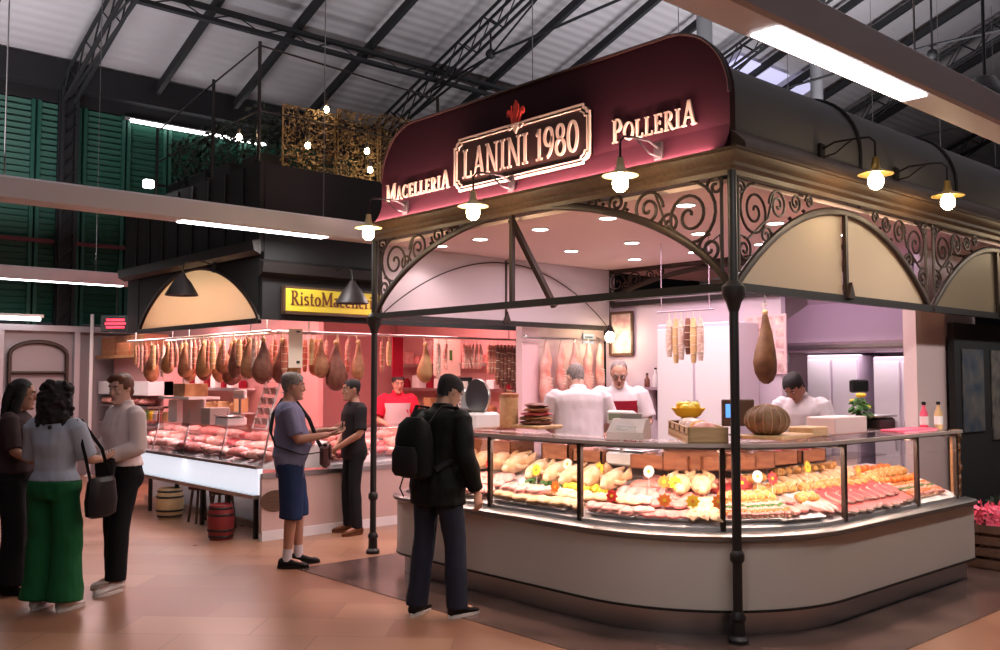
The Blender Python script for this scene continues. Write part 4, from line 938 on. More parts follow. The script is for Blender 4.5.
def proto_steak(v=0):
    o = thing('beef_slice', 'x', 'meat'); rings = []
    pl_ = [(math.cos(2*PI*i/18)*.085*(1+.22*noise.noise(Vector((math.cos(2*PI*i/18)*1.3+v*4, math.sin(2*PI*i/18)*1.3, 0)))), math.sin(2*PI*i/18)*.055) for i in range(18)]
    mb = MB(); mb.loft([[Vector((x*k_, y*k_, z)) for x, y in pl_] for k_, z in ((.95, 0), (1, .006), (1, .016), (.95, .022))]); mb.build('lean', M['beef'], o)
    mb = MB(); mb.loft([[Vector((x*k_, y*k_, z)) for x, y in pl_[:10]+[(x*.9, y*.9) for x, y in reversed(pl_[:10])]] for k_, z in ((1.02, .003), (1.03, .02))]); mb.build('fat_edge', M['fat'], o); return o
def proto_link():
    mb = MB()
    for j in range(4): mb.tube([(.02*j-.03, -.09+.01*j, .018), (.02*j-.03+.012, -.03, .02), (.02*j-.03+.014, .04, .02), (.02*j-.03, .09, .018)], [.008, .019, .019, .008], 10)
    return solid('sausage_string', mb, M['sausage'], 'x', 'sausage', smooth=80)
def proto_roll():
    o = thing('breaded_roll', 'x', 'meat'); mb = MB(); mb.ell((0, 0, .035), (.04, .065, .035), 14, 9, nz=.15, seed=4); mb.build('roll', M['breaded'], o)
    mb = MB()
    for y in (-.025, .025): mb.tube([(math.cos(a)*.041, y, .035+math.sin(a)*.036) for a in [2*PI*q/12 for q in range(12)]], .003, 4, closed=True)
    mb.build('twine', M['twine'], o); return o
def proto_skewer():
    o = thing('meat_skewer', 'x', 'skewer'); mb = MB(); mb.tube([(0, -.13, .025), (0, .13, .025)], .003, 5); mb.build('stick', M['wood_light'], o)
    for j, m in enumerate(('breast', 'pepper_orange', 'sausage', 'parsley', 'breast', 'pepper_orange')):
        mb = MB(); mb.bbox((0, -.085+.034*j, .025), (.042, .028, .042), .008); mb.build('chunk', M[m], o)
    return o
def proto_patty():
    mb = MB(); mb.lathe([(.03, 0), (.05, .004), (.055, .014), (.05, .024), (.0, .026)], n=18); return solid('mince_patty', mb, M['mince'], 'x', 'meat')
def proto_tray():
    o = thing('steel_tray', 'x', 'tray'); mb = MB(); w, d, h = .19, .15, .03
    mb.loft([[Vector((x*k1, y*k2, z)) for x, y in ((w, -d), (w, d), (-w, d), (-w, -d))] for k1, k2, z in ((.9, .88, 0), (1, 1, h), (1.02, 1.03, h), (1.02, 1.03, h-.004), (1.0, 1, h-.004), (.88, .86, .004))], cap=True); mb.build('pan', M['white_enamel'], o, smooth=0); return o
def proto_tag(m, daisy=True):
    o = thing('price_tag', 'x', 'price tag'); mb = MB(); mb.tube([(0, 0, 0), (0, 0, .08)], .002, 5); mb.build('spike', M['white_enamel'], o)
    pts = [(math.cos(2*PI*i/32)*(.042+.007*math.cos(8*2*PI*i/32)*daisy), math.sin(2*PI*i/32)*(.042+.007*math.cos(8*2*PI*i/32)*daisy)) for i in range(32)]
    TM = Matrix.Translation((0, 0, .11)) @ Matrix.Rotation(rad(80), 4, 'X'); mb = MB(); mb.prism(pts, .003, TM); mb.build('card', M[m], o, smooth=0)
    mb = MB(); mb.prism([(math.cos(2*PI*i/16)*.012, math.sin(2*PI*i/16)*.012) for i in range(16)], .0012, TM @ Matrix.Translation((0, 0, .003))); mb.build('centre', M['yellow_card' if m != 'yellow_card' else 'orange_card'], o, smooth=0); return o
def proto_herb():
    o = thing('parsley_bunch', 'x', 'herb'); mb = MB(); rr = random.Random(3)
    for i in range(30): a = rr.uniform(0, 6.28); q = rr.uniform(0, .045); mb.ell((math.cos(a)*q, math.sin(a)*q, .02+rr.uniform(0, .045)), (.018, .012, .007), 6, 4, Matrix.Rotation(a, 3, 'Z') @ Matrix.Rotation(rr.uniform(-1, 1), 3, 'Y'))
    mb.build('leaves', M['parsley'], o); mb = MB(); mb.tube([(0, 0, 0), (0, 0, .03)], [.012, .018], 6); mb.build('stalks', M['parsley'], o); return o
def proto_lemon():
    mb = MB(); mb.lathe([(.003, -.05), (.012, -.043), (.028, -.025), (.033, 0), (.028, .025), (.012, .043), (.003, .05)], (0, 0, .034), 14, M=Matrix.Rotation(PI/2, 4, 'X')); return solid('lemon', mb, M['lemon'], 'x', 'fruit')
def proto_ball():
    mb = MB(); mb.ell((0, 0, .03), (.033, .033, .03), 12, 8, nz=.1); return solid('stuffed_tomato', mb, M['pepper_orange'], 'x', 'food')
PR = {}
def get(kind):
    if kind not in PR:
        f = {'chicken': proto_chicken, 'breast': proto_breast, 'pale': lambda: proto_breast('chicken', 3), 'steak': proto_steak, 'link': proto_link, 'roll': proto_roll, 'skewer': proto_skewer, 'patty': proto_patty, 'tray': proto_tray, 'herb': proto_herb, 'lemon': proto_lemon, 'ball': proto_ball,
             'tag_o': lambda: proto_tag('orange_card'), 'tag_r': lambda: proto_tag('red_card'), 'tag_y': lambda: proto_tag('yellow_card'), 'tag_w': lambda: proto_tag('white_card', False)}[kind]
        bpy.context.view_layer.update(); PR[kind] = f(); return PR[kind], True
    return PR[kind], False
ZN = ((0, 1.0, 'behind the first glass pane from the far end'), (1.0, 1.95, 'behind the second glass pane from the far end'), (1.95, 3.02, 'behind the curved pane before the corner post'), (3.02, 4.11, 'behind the curved pane past the corner post'), (4.11, 5.24, 'behind the flat pane past the curve'), (5.24, 9, 'behind the last pane at the counter end'))
def zone(s):
    for a, b, n in ZN:
        if s < b: return n
DS = {'chicken': 'whole pale plucked chicken', 'breast': 'pink chicken breast piece', 'pale': 'pale yellow poultry piece', 'steak': 'dark red beef slice with fat edge', 'link': 'string of small pink sausages', 'roll': 'golden breaded meat roll tied with twine', 'skewer': 'mixed meat and pepper skewer', 'patty': 'round pink mince patty', 'tray': 'white enamel tray of meat', 'herb': 'green parsley bunch', 'lemon': 'yellow lemon', 'ball': 'orange stuffed tomato', 'tag_o': 'orange daisy shaped price tag', 'tag_r': 'red daisy shaped price tag', 'tag_y': 'yellow daisy shaped price tag', 'tag_w': 'white round price tag'}
GN = {'tag_o': 'orange price tags', 'tag_r': 'red price tags', 'tag_y': 'yellow price tags', 'tag_w': 'white price tags'}
def put(kind, s, d, rz=0, z=0, sc=None):
    o, fst = get(kind); lab = DS[kind]+' '+zone(s)
    return place(o, s, d, rz, lab, z, fst, GN.get(kind, kind+' pieces')+' '+zone(s), sc)
rr = random.Random(5)
def row(kind, s0, s1, d, step, jit=.5, zz=0, rz0=0, sc=None):
    s = s0
    while s < s1:
        put(kind, s, d+rr.uniform(-.015, .015), rz0+rr.uniform(-jit, jit), zz, sc and sc*rr.uniform(.92, 1.08)); s += step
# first two panes: chickens, pieces, herbs
row('tray', .25, .95, .225, .40, 0); row('breast', .12, .95, .14, .085, .8, .025, PI/2); row('breast', .15, .95, .25, .09, .8, .03, PI/2); row('breast', .15, .95, .36, .09, .8, .02, PI/2)
row('chicken', .15, .95, .58, .21, .25, .012, 0)
row('tray', 1.2, 1.9, .225, .40, 0); row('pale', 1.06, 1.94, .13, .08, .8, .022, PI/2); row('pale', 1.08, 1.94, .23, .085, .8, .03, PI/2); row('breast', 1.1, 1.5, .18, .09, .8, .055, PI/2)
row('chicken', 1.1, 1.95, .48, .2, .3, .012, 0, .95); row('pale', 1.1, 1.9, .68, .1, .7, .0); row('lemon', 1.5, 1.93, .385, .075, 1.5)
row('herb', 1.12, 1.5, .385, .17, 1)
# curved panes
row('tray', 2.2, 2.95, .225, .40, 0); row('breast', 2.02, 2.45, .13, .085, .6, .022, PI/2); row('pale', 2.05, 2.4, .2, .09, .6, .05, PI/2); row('breast', 2.08, 2.42, .28, .1, .6, .024, PI/2); row('patty', 2.5, 2.82, .13, .09, 1, .025); row('patty', 2.5, 2.8, .27, .105, 1, .022); row('pale', 2.84, 3.0, .13, .07, .6, .02); row('pale', 2.84, 3.0, .25, .07, .6, .025)
row('breast', 2.05, 2.98, .42, .12, .7, 0); row('link', 2.15, 2.98, .56, .17, .4, 0, PI/2); row('chicken', 2.7, 3.0, .44, .21, .3, .03, 0, .9); row('breast', 2.1, 2.95, .7, .14, .9)
row('tray', 3.25, 4.05, .225, .40, 0); row('skewer', 3.08, 3.6, .2, .045, .08, .02); row('roll', 3.1, 3.6, .34, .09, .5, .02); row('patty', 3.64, 3.84, .18, .11, 1, .02); row('patty', 3.64, 3.84, .3, .11, 1, .022); row('breast', 3.88, 4.1, .15, .075, .6, .02); row('roll', 3.88, 4.1, .28, .08, .6, .02)
row('ball', 3.12, 3.5, .42, .09, 1); row('steak', 3.15, 3.6, .55, .14, .6); row('roll', 3.62, 4.1, .48, .11, .3); row('roll', 3.6, 4.1, .66, .13, .3); row('ham' if False else 'link', 3.1, 3.55, .7, .18, .5)
# flat panes past the curve
row('tray', 4.35, 5.2, .225, .40, 0); row('steak', 4.15, 5.2, .12, .1, .35, .02, PI/2); row('steak', 4.2, 5.15, .23, .1, .35, .03, PI/2); row('steak', 4.2, 5.15, .32, .11, .35, .025, PI/2); row('steak', 4.25, 5.1, .2, .12, .4, .05, PI/2)
row('roll', 4.2, 5.2, .42, .1, .3); row('pale', 4.2, 5.2, .56, .11, .7); row('roll', 4.25, 5.2, .68, .12, .3, .02)
row('skewer', 5.28, 5.85, .2, .045, .1, 0); row('ball', 5.28, 5.9, .37, .078, 1); row('roll', 5.3, 5.9, .47, .11, .4); row('ball', 5.3, 5.85, .57, .08, 1)
for k_, s, d in (('tag_r', 1.07, .62), ('tag_o', 1.62, .14), ('tag_y', 1.2, .36), ('tag_w', 1.4, .5), ('tag_y', 1.75, .48), ('tag_r', 2.2, .11), ('tag_o', 2.55, .36), ('tag_y', 2.66, .35), ('tag_o', 2.62, .1), ('tag_y', 2.82, .1), ('tag_y', 2.48, .62), ('tag_o', 3.0, .1), ('tag_r', 3.3, .36), ('tag_w', 3.55, .44), ('tag_r', 3.7, .4), ('tag_w', 2.3, .5), ('tag_y', 4.4, .5), ('tag_r', .6, .4), ('tag_y', .35, .38), ('tag_o', 4.9, .36)):
    put(k_, s, d, 0, .03)
# ------------------------------------------------------------------ neighbouring meat stall (corner at r=-.5, l=5.4)
NR, NL = -.5, 5.4
def npost(r, l, lab): return post((r, l, 0), lab)
aN, fN, VN = arch('iron_arch', 'iron arch with a large cream filled panel over the far meat stall', 'l', NL+.03, 8.67, 2.265, 2.95, .8, 3.0, 1, (0, 0), y=NR)
lunette(aN, fN, VN, NL+.06, 8.64, M['lunette_far'], .02)
fa = thing('parapet', 'black upper parapet of the far meat stall', 'parapet', (0, 0, 0)); mb = MB()
mb.box((NR, 7.2, 3.45), (.12, 3.7, .94)); mb.box((1.6, NL, 3.38), (4.2, .12, 1.06)); mb.build('boards', M['dark_paint'], fa)
mb = MB(); mb.loft([[Vector((NR-.06-d, l, z)) for d, z in ((0, 2.94), (.08, 2.98), (.1, 3.08), (0, 3.1))] for l in (NL-.1, 9.05)]); mb.loft([[Vector((r, NL-.06-d, z)) for d, z in ((0, 2.72), (.08, 2.76), (.1, 2.86), (0, 2.9))] for r in (NR-.06, 3.7)])
for l in range(8): mb.box((NR-.065, 5.7+.42*l, 3.5), (.02, .03, .8))
mb.build('moulding', M['iron'], fa)
mb = MB(); mb.box((1.6, 7.25, 3.92), (4.0, 3.5, .05)); mb.box((1.6, 7.25, 2.96), (4.0, 3.5, .04), 0); struct('ceiling_2', mb, M['dark_paint'], 0)
mb = MB(); mb.box((1.65, 7.3, 2.93), (3.9, 3.4, .02)); struct('ceiling_3', mb, M['pale_pink'], 0)
# yellow sign
ys = thing('shop_sign', 'yellow shop sign reading RistoMacelleria on the far meat stall', 'sign', (.33, NL-.09, 2.49)); mb = MB(); mb.bbox((0, 0, 0), (1.2, .04, .25), .01); mb.build('panel', M['yellow_sign'], ys, smooth=0)
mb = MB(); mb.box((0, .01, .135), (1.26, .05, .025)); mb.box((0, .01, -.135), (1.26, .05, .025)); mb.box((-.615, .01, 0), (.025, .05, .29)); mb.box((.615, .01, 0), (.025, .05, .29)); mb.build('frame', M['wood_dark'], ys, smooth=0)
MS = Matrix(((1, 0, 0, 0), (0, 0, -1, 0), (0, 1, 0, 0), (0, 0, 0, 1)))
wl = 'RistoMacelleria'
word(ys, wl, MS @ Matrix.Translation((-.55, -.05, .02)), .15, .008, M['sign_ink'], width=1.12, gap=.05)
mb = MB(); mb.box((1.55, NL, 2.6), (4.1, .06, .64)); mb.build('lower_boards', M['dark_paint'], fa)
mb = MB(); us = [NL+.03+3.24*i/30 for i in range(31)]
for a_, b_ in zip(us[:-1], us[1:]):
    za, zb_ = fN(a_)+.01, fN(b_)+.01
    mb.add([(NR+y_, u_, z_) for y_ in (-.01, .02) for u_, z_ in ((a_, za), (b_, zb_), (b_, 2.98), (a_, 2.98))], [(0, 1, 2, 3), (7, 6, 5, 4), (0, 4, 5, 1), (2, 6, 7, 3)])
mb.box((NR, 8.86, 2.62), (.03, .38, .72)); mb.build('spandrel_boards', M['dark_paint'], aN)
for (r, l), a, n_ in (((NR-.06, 6.35), PI, 'in front of the large cream arch panel'), ((.33, NL-.06), -PI/2, 'in front of the yellow shop sign')):
    o = thing('wall_lamp', 'unlit dark bell shaded lamp '+n_, 'lamp', (r, l, 2.9 if a > 0 else 2.80), a); mb = MB(); mb.bbox((.01, 0, 0), (.03, .07, .12), .005); mb.build('bracket', M['iron'], o)
    mb = MB(); mb.tube([(.02, 0, .02), (.2, 0, .06), (.36, 0, .02), (.38, 0, -.12)], .01, 8); mb.build('arm', M['iron'], o)
    mb = MB(); mb.lathe([(.03, -.1), (.05, -.14), (.1, -.2), (.17, -.32), (.175, -.34), (.165, -.335), (.09, -.2), (.0, -.13)], (.38, 0, 0), 20, cap=False); mb.build('shade', mk('lamp_dark', (.03, .022, .022), .5), o); mb = MB(); mb.ell((.38, 0, -.28), (.04, .04, .05)); mb.build('bulb', M['glass_off'], o)
# walls inside
wall('wall_pink', (1.5, 10.6, 1.4), (.08, 6.2, 2.8), mk('pink_tile', (.66, .34, .33), .4)); wall('wall_pink_end', (3.5, 7.0, 1.4), (.08, 3.0, 2.8), M['pink_tile']); wall('wall_pink_side', (2.5, 8.6, 1.4), (2.0, .08, 2.8), M['pink_tile'])
# front counters
fc = thing('meat_counter', 'refrigerated meat counter with white lit front beside the woman in the white blouse', 'counter', (NR, 5.42, 0))   # along +l
L_ = 3.9
mb = MB(); mb.box((.03, L_/2, .60), (.05, L_, .27)); mb.build('lit_front', mk('front_white_glow', (.80, .82, .86), .25, emit=.8, ecol=(.82, .88, 1)), fc, smooth=0)  # emission stands in for inner light reflecting off the white front
mb = MB(); mb.box((.02, L_/2, .445), (.14, L_, .04)); mb.box((.02, L_/2, .745), (.08, L_, .03)); mb.build('rail', M['steel'], fc)
mb = MB(); mb.loft([[Vector((x, y, z)) for x, z in ((.06, .72), (.06, .76), (.85, .98), (.85, .7))] for y in (.02, L_)]); mb.build('display_slope', M['white_paint'], fc, smooth=0)
mb = MB(); mb.box((.45, L_/2, .22), (.04, L_, .44)); mb.build('white_back', M['white_paint'], fc); mb = MB(); mb.box((.4, L_/2, .04), (.06, L_, .08)); mb.build('plinth', M['steel'], fc)
for y in (.12, .75, 1.4, 2.1, 2.9, 3.75):
    mb = MB(); mb.box((.05, y, .21), (.04, .04, .43)); mb.build('leg', M['iron'], fc)
mb = MB(); mb.loft([[Vector((x, y, z)) for x, z in ((.04, .76), (.14, 1.1), (.145, 1.1), (.046, .76))] for y in (.02, L_)]); mb.build('glass_pane', M['glass'], fc); mb = MB(); mb.box((.3, L_/2, 1.11), (.36, L_, .012)); mb.build('glass_shelf', M['glass_top'], fc)
for y in (.03, 1.0, 2.0, 2.9, 3.87): mb = MB(); mb.tube([(.06, y, .74), (.145, y, 1.11)], .012, 6); mb.tube([(.145, y, 1.11), (.145, y, 1.3)], .008, 6); mb.build('upright', M['steel'], fc)
sc_ = thing('meat_counter', 'pinkish side counter of the far meat stall behind the man in black tee', 'counter', (NR, NL, 0))
mb = MB(); mb.box((1.9, -.015, .36), (3.76, .05, .56)); mb.build('panel', mk('panel_blush', (.56, .40, .36), .45), sc_); mb = MB(); mb.box((1.9, -.02, .05), (3.76, .07, .1)); mb.build('plinth', M['white_paint'], sc_)
mb = MB(); mb.box((1.9, -.02, .66), (3.76, .06, .05)); mb.build('rail', M['steel'], sc_)
mb = MB(); mb.loft([[Vector((x, y, z)) for y, z in ((.06, .68), (.06, .72), (.85, .98), (.85, .66))] for x in (.9, 3.7)]); mb.build('display_slope', M['white_paint'], sc_, smooth=0)
mb = MB(); mb.loft([[Vector((x, y, z)) for y, z in ((.03, .7), (.12, 1.1), (.125, 1.1), (.036, .7))] for x in (.9, 3.7)]); mb.build('glass_pane', M['glass'], sc_); mb = MB(); mb.box((2.3, .3, 1.11), (2.8, .4, .012)); mb.build('glass_shelf', M['glass_top'], sc_)
mb = MB(); mb.prism([(math.cos(2*PI*i/28)*.17, math.sin(2*PI*i/28)*.11) for i in range(28)], .012, Matrix.Translation((.17, -.038, .40)) @ MS.to_3x3().to_4x4()); mb.build('oval_badge', M['wood_dark'], sc_)
# meat on the far counters
def blob(name, m, d, lab, cat, grp, loc, rz=0, seed=0, nz=.3): mb = MB(); mb.ell((0, 0, d[2]), d, 12, 8, nz=nz, ns=7, seed=seed); return solid(name, mb, M[m], lab, cat, grp, loc, rz, 80)
q = 0
mts = ['breast', 'beef', 'mince', 'sausage', 'breast', 'carcass', 'mince', 'sausage']; mtn = {'breast': 'pale pink', 'beef': 'dark red', 'mince': 'bright pink', 'sausage': 'reddish', 'carcass': 'pinkish white'}
mprot = {}
def meat(loc, rz, m, where):
    k_ = m
    lab = mtn[m]+' cut of meat on the '+where
    if k_ not in mprot: mprot[k_] = blob('meat_cut', m, (.09, .12, .05), lab, 'meat', mtn[m]+' cuts on the '+where, loc, rz, len(mprot)); return
    c = dup(mprot[k_], loc, rz, lab, mtn[m]+' cuts on the '+where, rr.uniform(.75, 1.2))
for i in range(19):
    for j in range(3):
        x = .16+.24*j; y = .12+.2*i+rr.uniform(-.03, .03)
        meat((NR+x, 5.42+y, .775+(x-.06)*.278), rr.uniform(0, 3), mts[(i*3+j*5+i//3) % 8], 'white fronted far counter')
for i in range(14):
    for j in range(3):
        x = 1.0+.195*i+rr.uniform(-.03, .03); y = .17+.23*j
        meat((NR+x, NL+y, .735+(y-.06)*.33), rr.uniform(0, 3), ['beef', 'mince', 'sausage', 'breast', 'mince', 'carcass'][(i*2+j*3+i//4) % 6], 'side of the far meat stall')
# white boxes, poster, racks on the far counter
slab('white_box', 'tall white box on the far counter below the hanging hams', 'box', (NR+.32, 8.0), (.28, .26, .28), 'white_enamel', 0, 1.117)
slab('display_card', 'pale pink display card on the far counter beside the tall white box', 'card', (NR+.26, 7.55), (.03, .5, .30), 'pale_pink', .1, 1.117); slab('cheese_wheel', 'orange brown box on top of the shelf beside the hanging hams', 'box', (NR+.3, 7.75), (.3, .34, .16), 'ham_tan', 0, 1.44)
solid('wall_board', MB().box((0, 0, 0), (.4, .9, .03)), M['white_enamel'], 'white shelf board above the far counter carrying the orange brown box', 'shelf', None, (NR+.3, 7.8, 1.425))
scale_((NR+.35, 6.75), PI/2, 'white counter scale on the far counter near its leaning rack', False, 1.117); slab('till_box', 'grey till on the far counter between scale and display card', 'till', (NR+.35, 7.15), (.26, .24, .2), 'till_grey', 0, 1.117)
rk = thing('leaning_rack', 'slanted white wire rack of packets at the corner of the far counter', 'rack', (NR+.34, 5.95, 1.117), 0); mb = MB()
for x in (-.16, .16): mb.tube([(-.05, x, 0), (.12, x, .52)], .01, 6)
for i in range(6): mb.tube([(-.05+.17*i/5, -.16, .52*i/5), (-.05+.17*i/5, .16, .52*i/5)], .006, 6)
mb.build('frame', M['white_enamel'], rk); mb = MB()
for i in range(4):
    for x in (-.08, .08): mb.box((-.04+.034*i+.02, x, .08+.11*i), (.02, .11, .08), ry=-.3)
mb.build('packets', M['paper_photo'], rk)
for i in range(7):
    mb = MB(); mb.lathe([(.04, 0), (.045, .01), (.045, .09), (.035, .1), (.038, .1), (.038, .12), (.0, .12)], n=12); solid('preserve_jar', mb, M[('rind', 'mince', 'white_enamel', 'lemon', 'parsley', 'breaded', 'white_enamel')[i]], f'small jar on the far counter glass shelf, {ORD[i]} from the leaning rack', 'jar', 'jars on the far counter glass shelf', (NR+.22, 8.3+.15*i, 1.117))
# shelves with goods on the pink wall
for SX, SY, SN, z, i in [(a, b, n, z, i) for a, b, n in ((1.30, 10.9, 'behind the long meat rail'), (3.30, 6.9, 'behind the side counter')) for i, z in enumerate((1.15, 1.5, 1.85))]:
    o = thing('wall_shelf', f'white goods shelf {SN} of the far stall, {("lowest", "middle", "topmost")[i]} of three', 'shelf', (SX, SY, z)); mb = MB(); mb.box((0, 0, 0), (.26, 3.4 if SX < 2 else 2.6, .02)); mb.build('board', M['white_paint'], o); mb = MB(); mb.box((-.13, 0, .0), (.01, 3.4 if SX < 2 else 2.6, .045)); mb.build('edge_strip', M['steel'], o)
    for j in range(12 if SX < 2 else 9):
        h_ = rr.uniform(.12, .24); kk = (i*5+j*3) % 6; mb = MB()
        if kk % 2: mb.lathe([(.06, 0), (.065, .02), (.06, h_*.75), (.03, h_*.95), (.03, h_)], n=12)
        else: mb.bbox((0, 0, h_/2), (.16, .16, h_), .01)
        solid('preserve_jar' if kk % 2 else 'packet', mb, M[('rind', 'mince', 'white_card', 'ham_tan', 'breast', 'burgundy_cloth')[kk]], f'{("yellow", "pink", "white", "tan", "pale red", "burgundy")[kk]} {"jar" if kk % 2 else "packet"} on the {("lowest", "middle", "topmost")[i]} shelf {SN}, {ORD[j]} along', 'jar' if kk % 2 else 'packet', 'goods on the shelves '+SN, (SX, SY-(1.55 if SX < 2 else 1.15)+.28*j+rr.uniform(-.03, .03), z+.01))
# hanging rail with hams and sausages
RAILZ = 2.17
solid('hanging_rail', MB().tube([(NR+.2, 5.55, RAILZ), (NR+.2, 9.6, RAILZ)], .014, 8).tube([(NR+.2, 6, RAILZ), (NR+.2, 6, 2.93)], .008, 6).tube([(NR+.2, 9.3, RAILZ), (NR+.2, 9.3, 2.93)], .008, 6).tube([(NR+.2, 7.6, RAILZ), (NR+.2, 7.6, 2.93)], .008, 6), M['steel'], 'long meat rail under the cream arch panel of the far stall', 'rail')
solid('hanging_rail', MB().tube([(-.2, NL+.22, RAILZ), (3.5, NL+.22, RAILZ)], .014, 8).tube([(.2, NL+.22, RAILZ), (.2, NL+.22, 2.93)], .008, 6).tube([(3.2, NL+.22, RAILZ), (3.2, NL+.22, 2.93)], .008, 6), M['steel'], 'meat rail below the yellow shop sign', 'rail')
pr2 = {'ham_a': ham('cured_ham', 'ham_cured', .42, .10, 1), 'ham_b': ham('cured_ham', 'ham_dark', .46, .11, 2), 'ham_c': ham('cured_ham', 'ham_tan', .40, .095, 5), 'sal_a': salami('salami', 'salami', .34, .028, 2), 'sal_b': salami('salami', 'salami_white', .38, .03, 3), 'sal_c': salami('salami', 'rind', .3, .034, 5), 'sal_d': salami('salami', 'sausage', .28, .024, 7, .02)}
nm = {'ham_a': 'brown cured ham', 'ham_b': 'dark cured ham', 'ham_c': 'tan cured ham', 'sal_a': 'red brown salami', 'sal_b': 'whitish salami', 'sal_c': 'ochre sausage', 'sal_d': 'thin red sausage'}
used = set(); cnt = {}
bpy.context.view_layer.update()
def hang(k_, loc, rz, where, sc=1):
    n_ = cnt.get((k_, where), 0); cnt[(k_, where)] = n_+1
    lab = f'{nm[k_]} on the {where}, {ORD[n_]} such from the corner'
    o = pr2[k_]
    if k_ in used: o = dup(o, scale=sc)
    used.add(k_); o.location = loc; o.rotation_euler = (0, 0, rz); tag(o, lab, None, ('hams' if 'ham' in k_ else 'sausages')+' on the '+where)
seq = ['ham_b', 'sal_b', 'ham_a', 'sal_a', 'sal_c', 'ham_b', 'sal_d', 'ham_a', 'sal_c', 'sal_a', 'ham_c', 'sal_d', 'sal_a', 'sal_b', 'ham_a', 'sal_c', 'sal_d', 'sal_a', 'ham_c', 'sal_b', 'sal_d', 'sal_c', 'ham_a', 'sal_a', 'sal_b', 'sal_d', 'sal_c']
y = 5.68
for i, k_ in enumerate(seq):
    hang(k_, (NR+.2+rr.uniform(-.03, .03), y, RAILZ-.01), rr.uniform(0, 6), 'long meat rail', rr.uniform(.85, 1.1)); y += .19 if 'ham' in k_ else .115
seq2 = ['sal_a', 'ham_c', 'sal_c', 'ham_a', 'ham_b', 'sal_d', 'ham_a', 'sal_b', 'sal_a', 'sal_c']
x = -.1
for i, k_ in enumerate(seq2):
    hang(k_, (x, NL+.22+rr.uniform(-.03, .03), RAILZ-.01), rr.uniform(0, 6), 'rail below the yellow sign', rr.uniform(.9, 1.2)); x += .2 if 'ham' in k_ else .12
seq3 = ['ham_a', 'sal_a', 'sal_d', 'ham_b', 'sal_b', 'sal_c', 'sal_d', 'ham_c', 'sal_a', 'sal_d', 'ham_b', 'sal_d', 'sal_b', 'ham_a', 'sal_d', 'sal_a', 'sal_c', 'ham_b', 'sal_d', 'sal_a', 'sal_d', 'ham_a', 'sal_a', 'sal_d']
solid('hanging_rail', MB().tube([(NR+.5, 5.8, RAILZ), (NR+.5, 9.0, RAILZ)], .014, 8).tube([(NR+.5, 6.2, RAILZ), (NR+.5, 6.2, 2.93)], .008, 6).tube([(NR+.5, 8.8, RAILZ), (NR+.5, 8.8, 2.93)], .008, 6), M['steel'], 'second meat rail behind the long one in the far stall', 'rail')
y = 5.86
for i, k_ in enumerate(seq3):
    hang(k_, (NR+.5+rr.uniform(-.04, .04), y, RAILZ-.01), rr.uniform(0, 6), 'second meat rail', rr.uniform(.95, 1.15)); y += .155 if 'ham' in k_ else .095
for i, k_ in enumerate(['ham_b', 'sal_d', 'sal_a', 'ham_a', 'sal_d', 'ham_c', 'sal_a']):
    hang(k_, (-.02+.14*i, NL+.4, RAILZ-.01), i, 'rail deeper behind the yellow sign', rr.uniform(.9, 1.1))
solid('hanging_rail', MB().tube([(-.2, NL+.4, RAILZ), (1.1, NL+.4, RAILZ)], .014, 8).tube([(.3, NL+.4, RAILZ), (.3, NL+.4, 2.93)], .008, 6), M['steel'], 'short rail deeper behind the yellow sign', 'rail')
for i, (x, k_) in enumerate(((1.82, 'ham_c'), (2.02, 'sal_b'), (2.15, 'sal_d'))): hang(k_, (x, NL+.22, RAILZ-.01), i, 'rail below the yellow sign', 1.15)
# bunches of dark and pink sausages seen through the open end of the stall
for i in range(9):
    k_ = 'sal_d' if i < 6 else 'sal_a'
    hang(k_, (2.42+.055*i if i < 6 else 2.85+.05*(i-6), NL+.22, RAILZ-.01), i, 'rail below the yellow sign', 1.1)
for i in range(6):
    o = salami('salami', 'ham_dark', .52+.05*(i % 3), .034, i); o.location = (2.98+.065*i, NL+.20, RAILZ-.01); tag(o, f'long blackish sausage in the dark bunch near the white slicing machine, {ORD[i]} of six', 'sausage', 'blackish sausages in the dark bunch')
bn = thing('apron_banner', 'white banner with dark bottle motif hanging under the yellow sign end', 'banner', (-.02, NL+.12, 2.2)); mb = MB(); mb.box((0, 0, -.21), (.17, .006, .42)); mb.build('cloth', mk('banner_cream', (.75, .62, .5), .8), bn); mb = MB(); mb.box((.03, -.006, -.03), (.05, .004, .02)); mb.box((.03, -.006, -.36), (.04, .004, .03)); mb.build('motif', M['black_plastic'], bn)
rb = solid('red_banner', MB().box((0, 0, -.26), (.16, .008, .52)).box((0, 0, 0), (.2, .02, .02)), M['red_cloth'], 'narrow red banner hanging in the far stall behind the man in the dark jacket', 'banner', None, (1.55, NL+.42, 2.2))
for i, (x, z, w_, h_, m) in enumerate(((2.05, 1.95, .36, .42, 'banner_cream'), (2.55, 1.98, .3, .4, 'paper_photo'))):
    o = thing('poster', ('cream poster with red and green motif', 'pinkish poster with rows of goods')[i]+' on the back of the far stall', 'poster', (x+.9, 6.6+.9*i, z)); mb = MB(); mb.box((0, 0, 0), (w_*1.3, .01, h_*1.2)); mb.build('sheet', M[m], o)
    mb = MB(); mb.box((-.03, -.008, 0), (.05, .004, .2)); mb.box((.06, -.008, .03), (.05, .004, .14)); mb.build('motif', M['red_card'] if i else M['parsley'], o)
fn = thing('framed_notice', 'dark framed cream price notice standing in the far stall above the slicing machine', 'notice', (2.45, NL+.3, 1.117)); mb = MB(); mb.bbox((0, 0, .28), (.36, .03, .56), .006); mb.build('frame', M['dark_paint'], fn); mb = MB(); mb.box((0, -.017, .28), (.2, .004, .46)); mb.build('sheet', M['fat'], fn)
mb = MB()
for i in range(7): mb.box((0, -.02, .12+.05*i), (.13-.02*(i % 3), .002, .014))
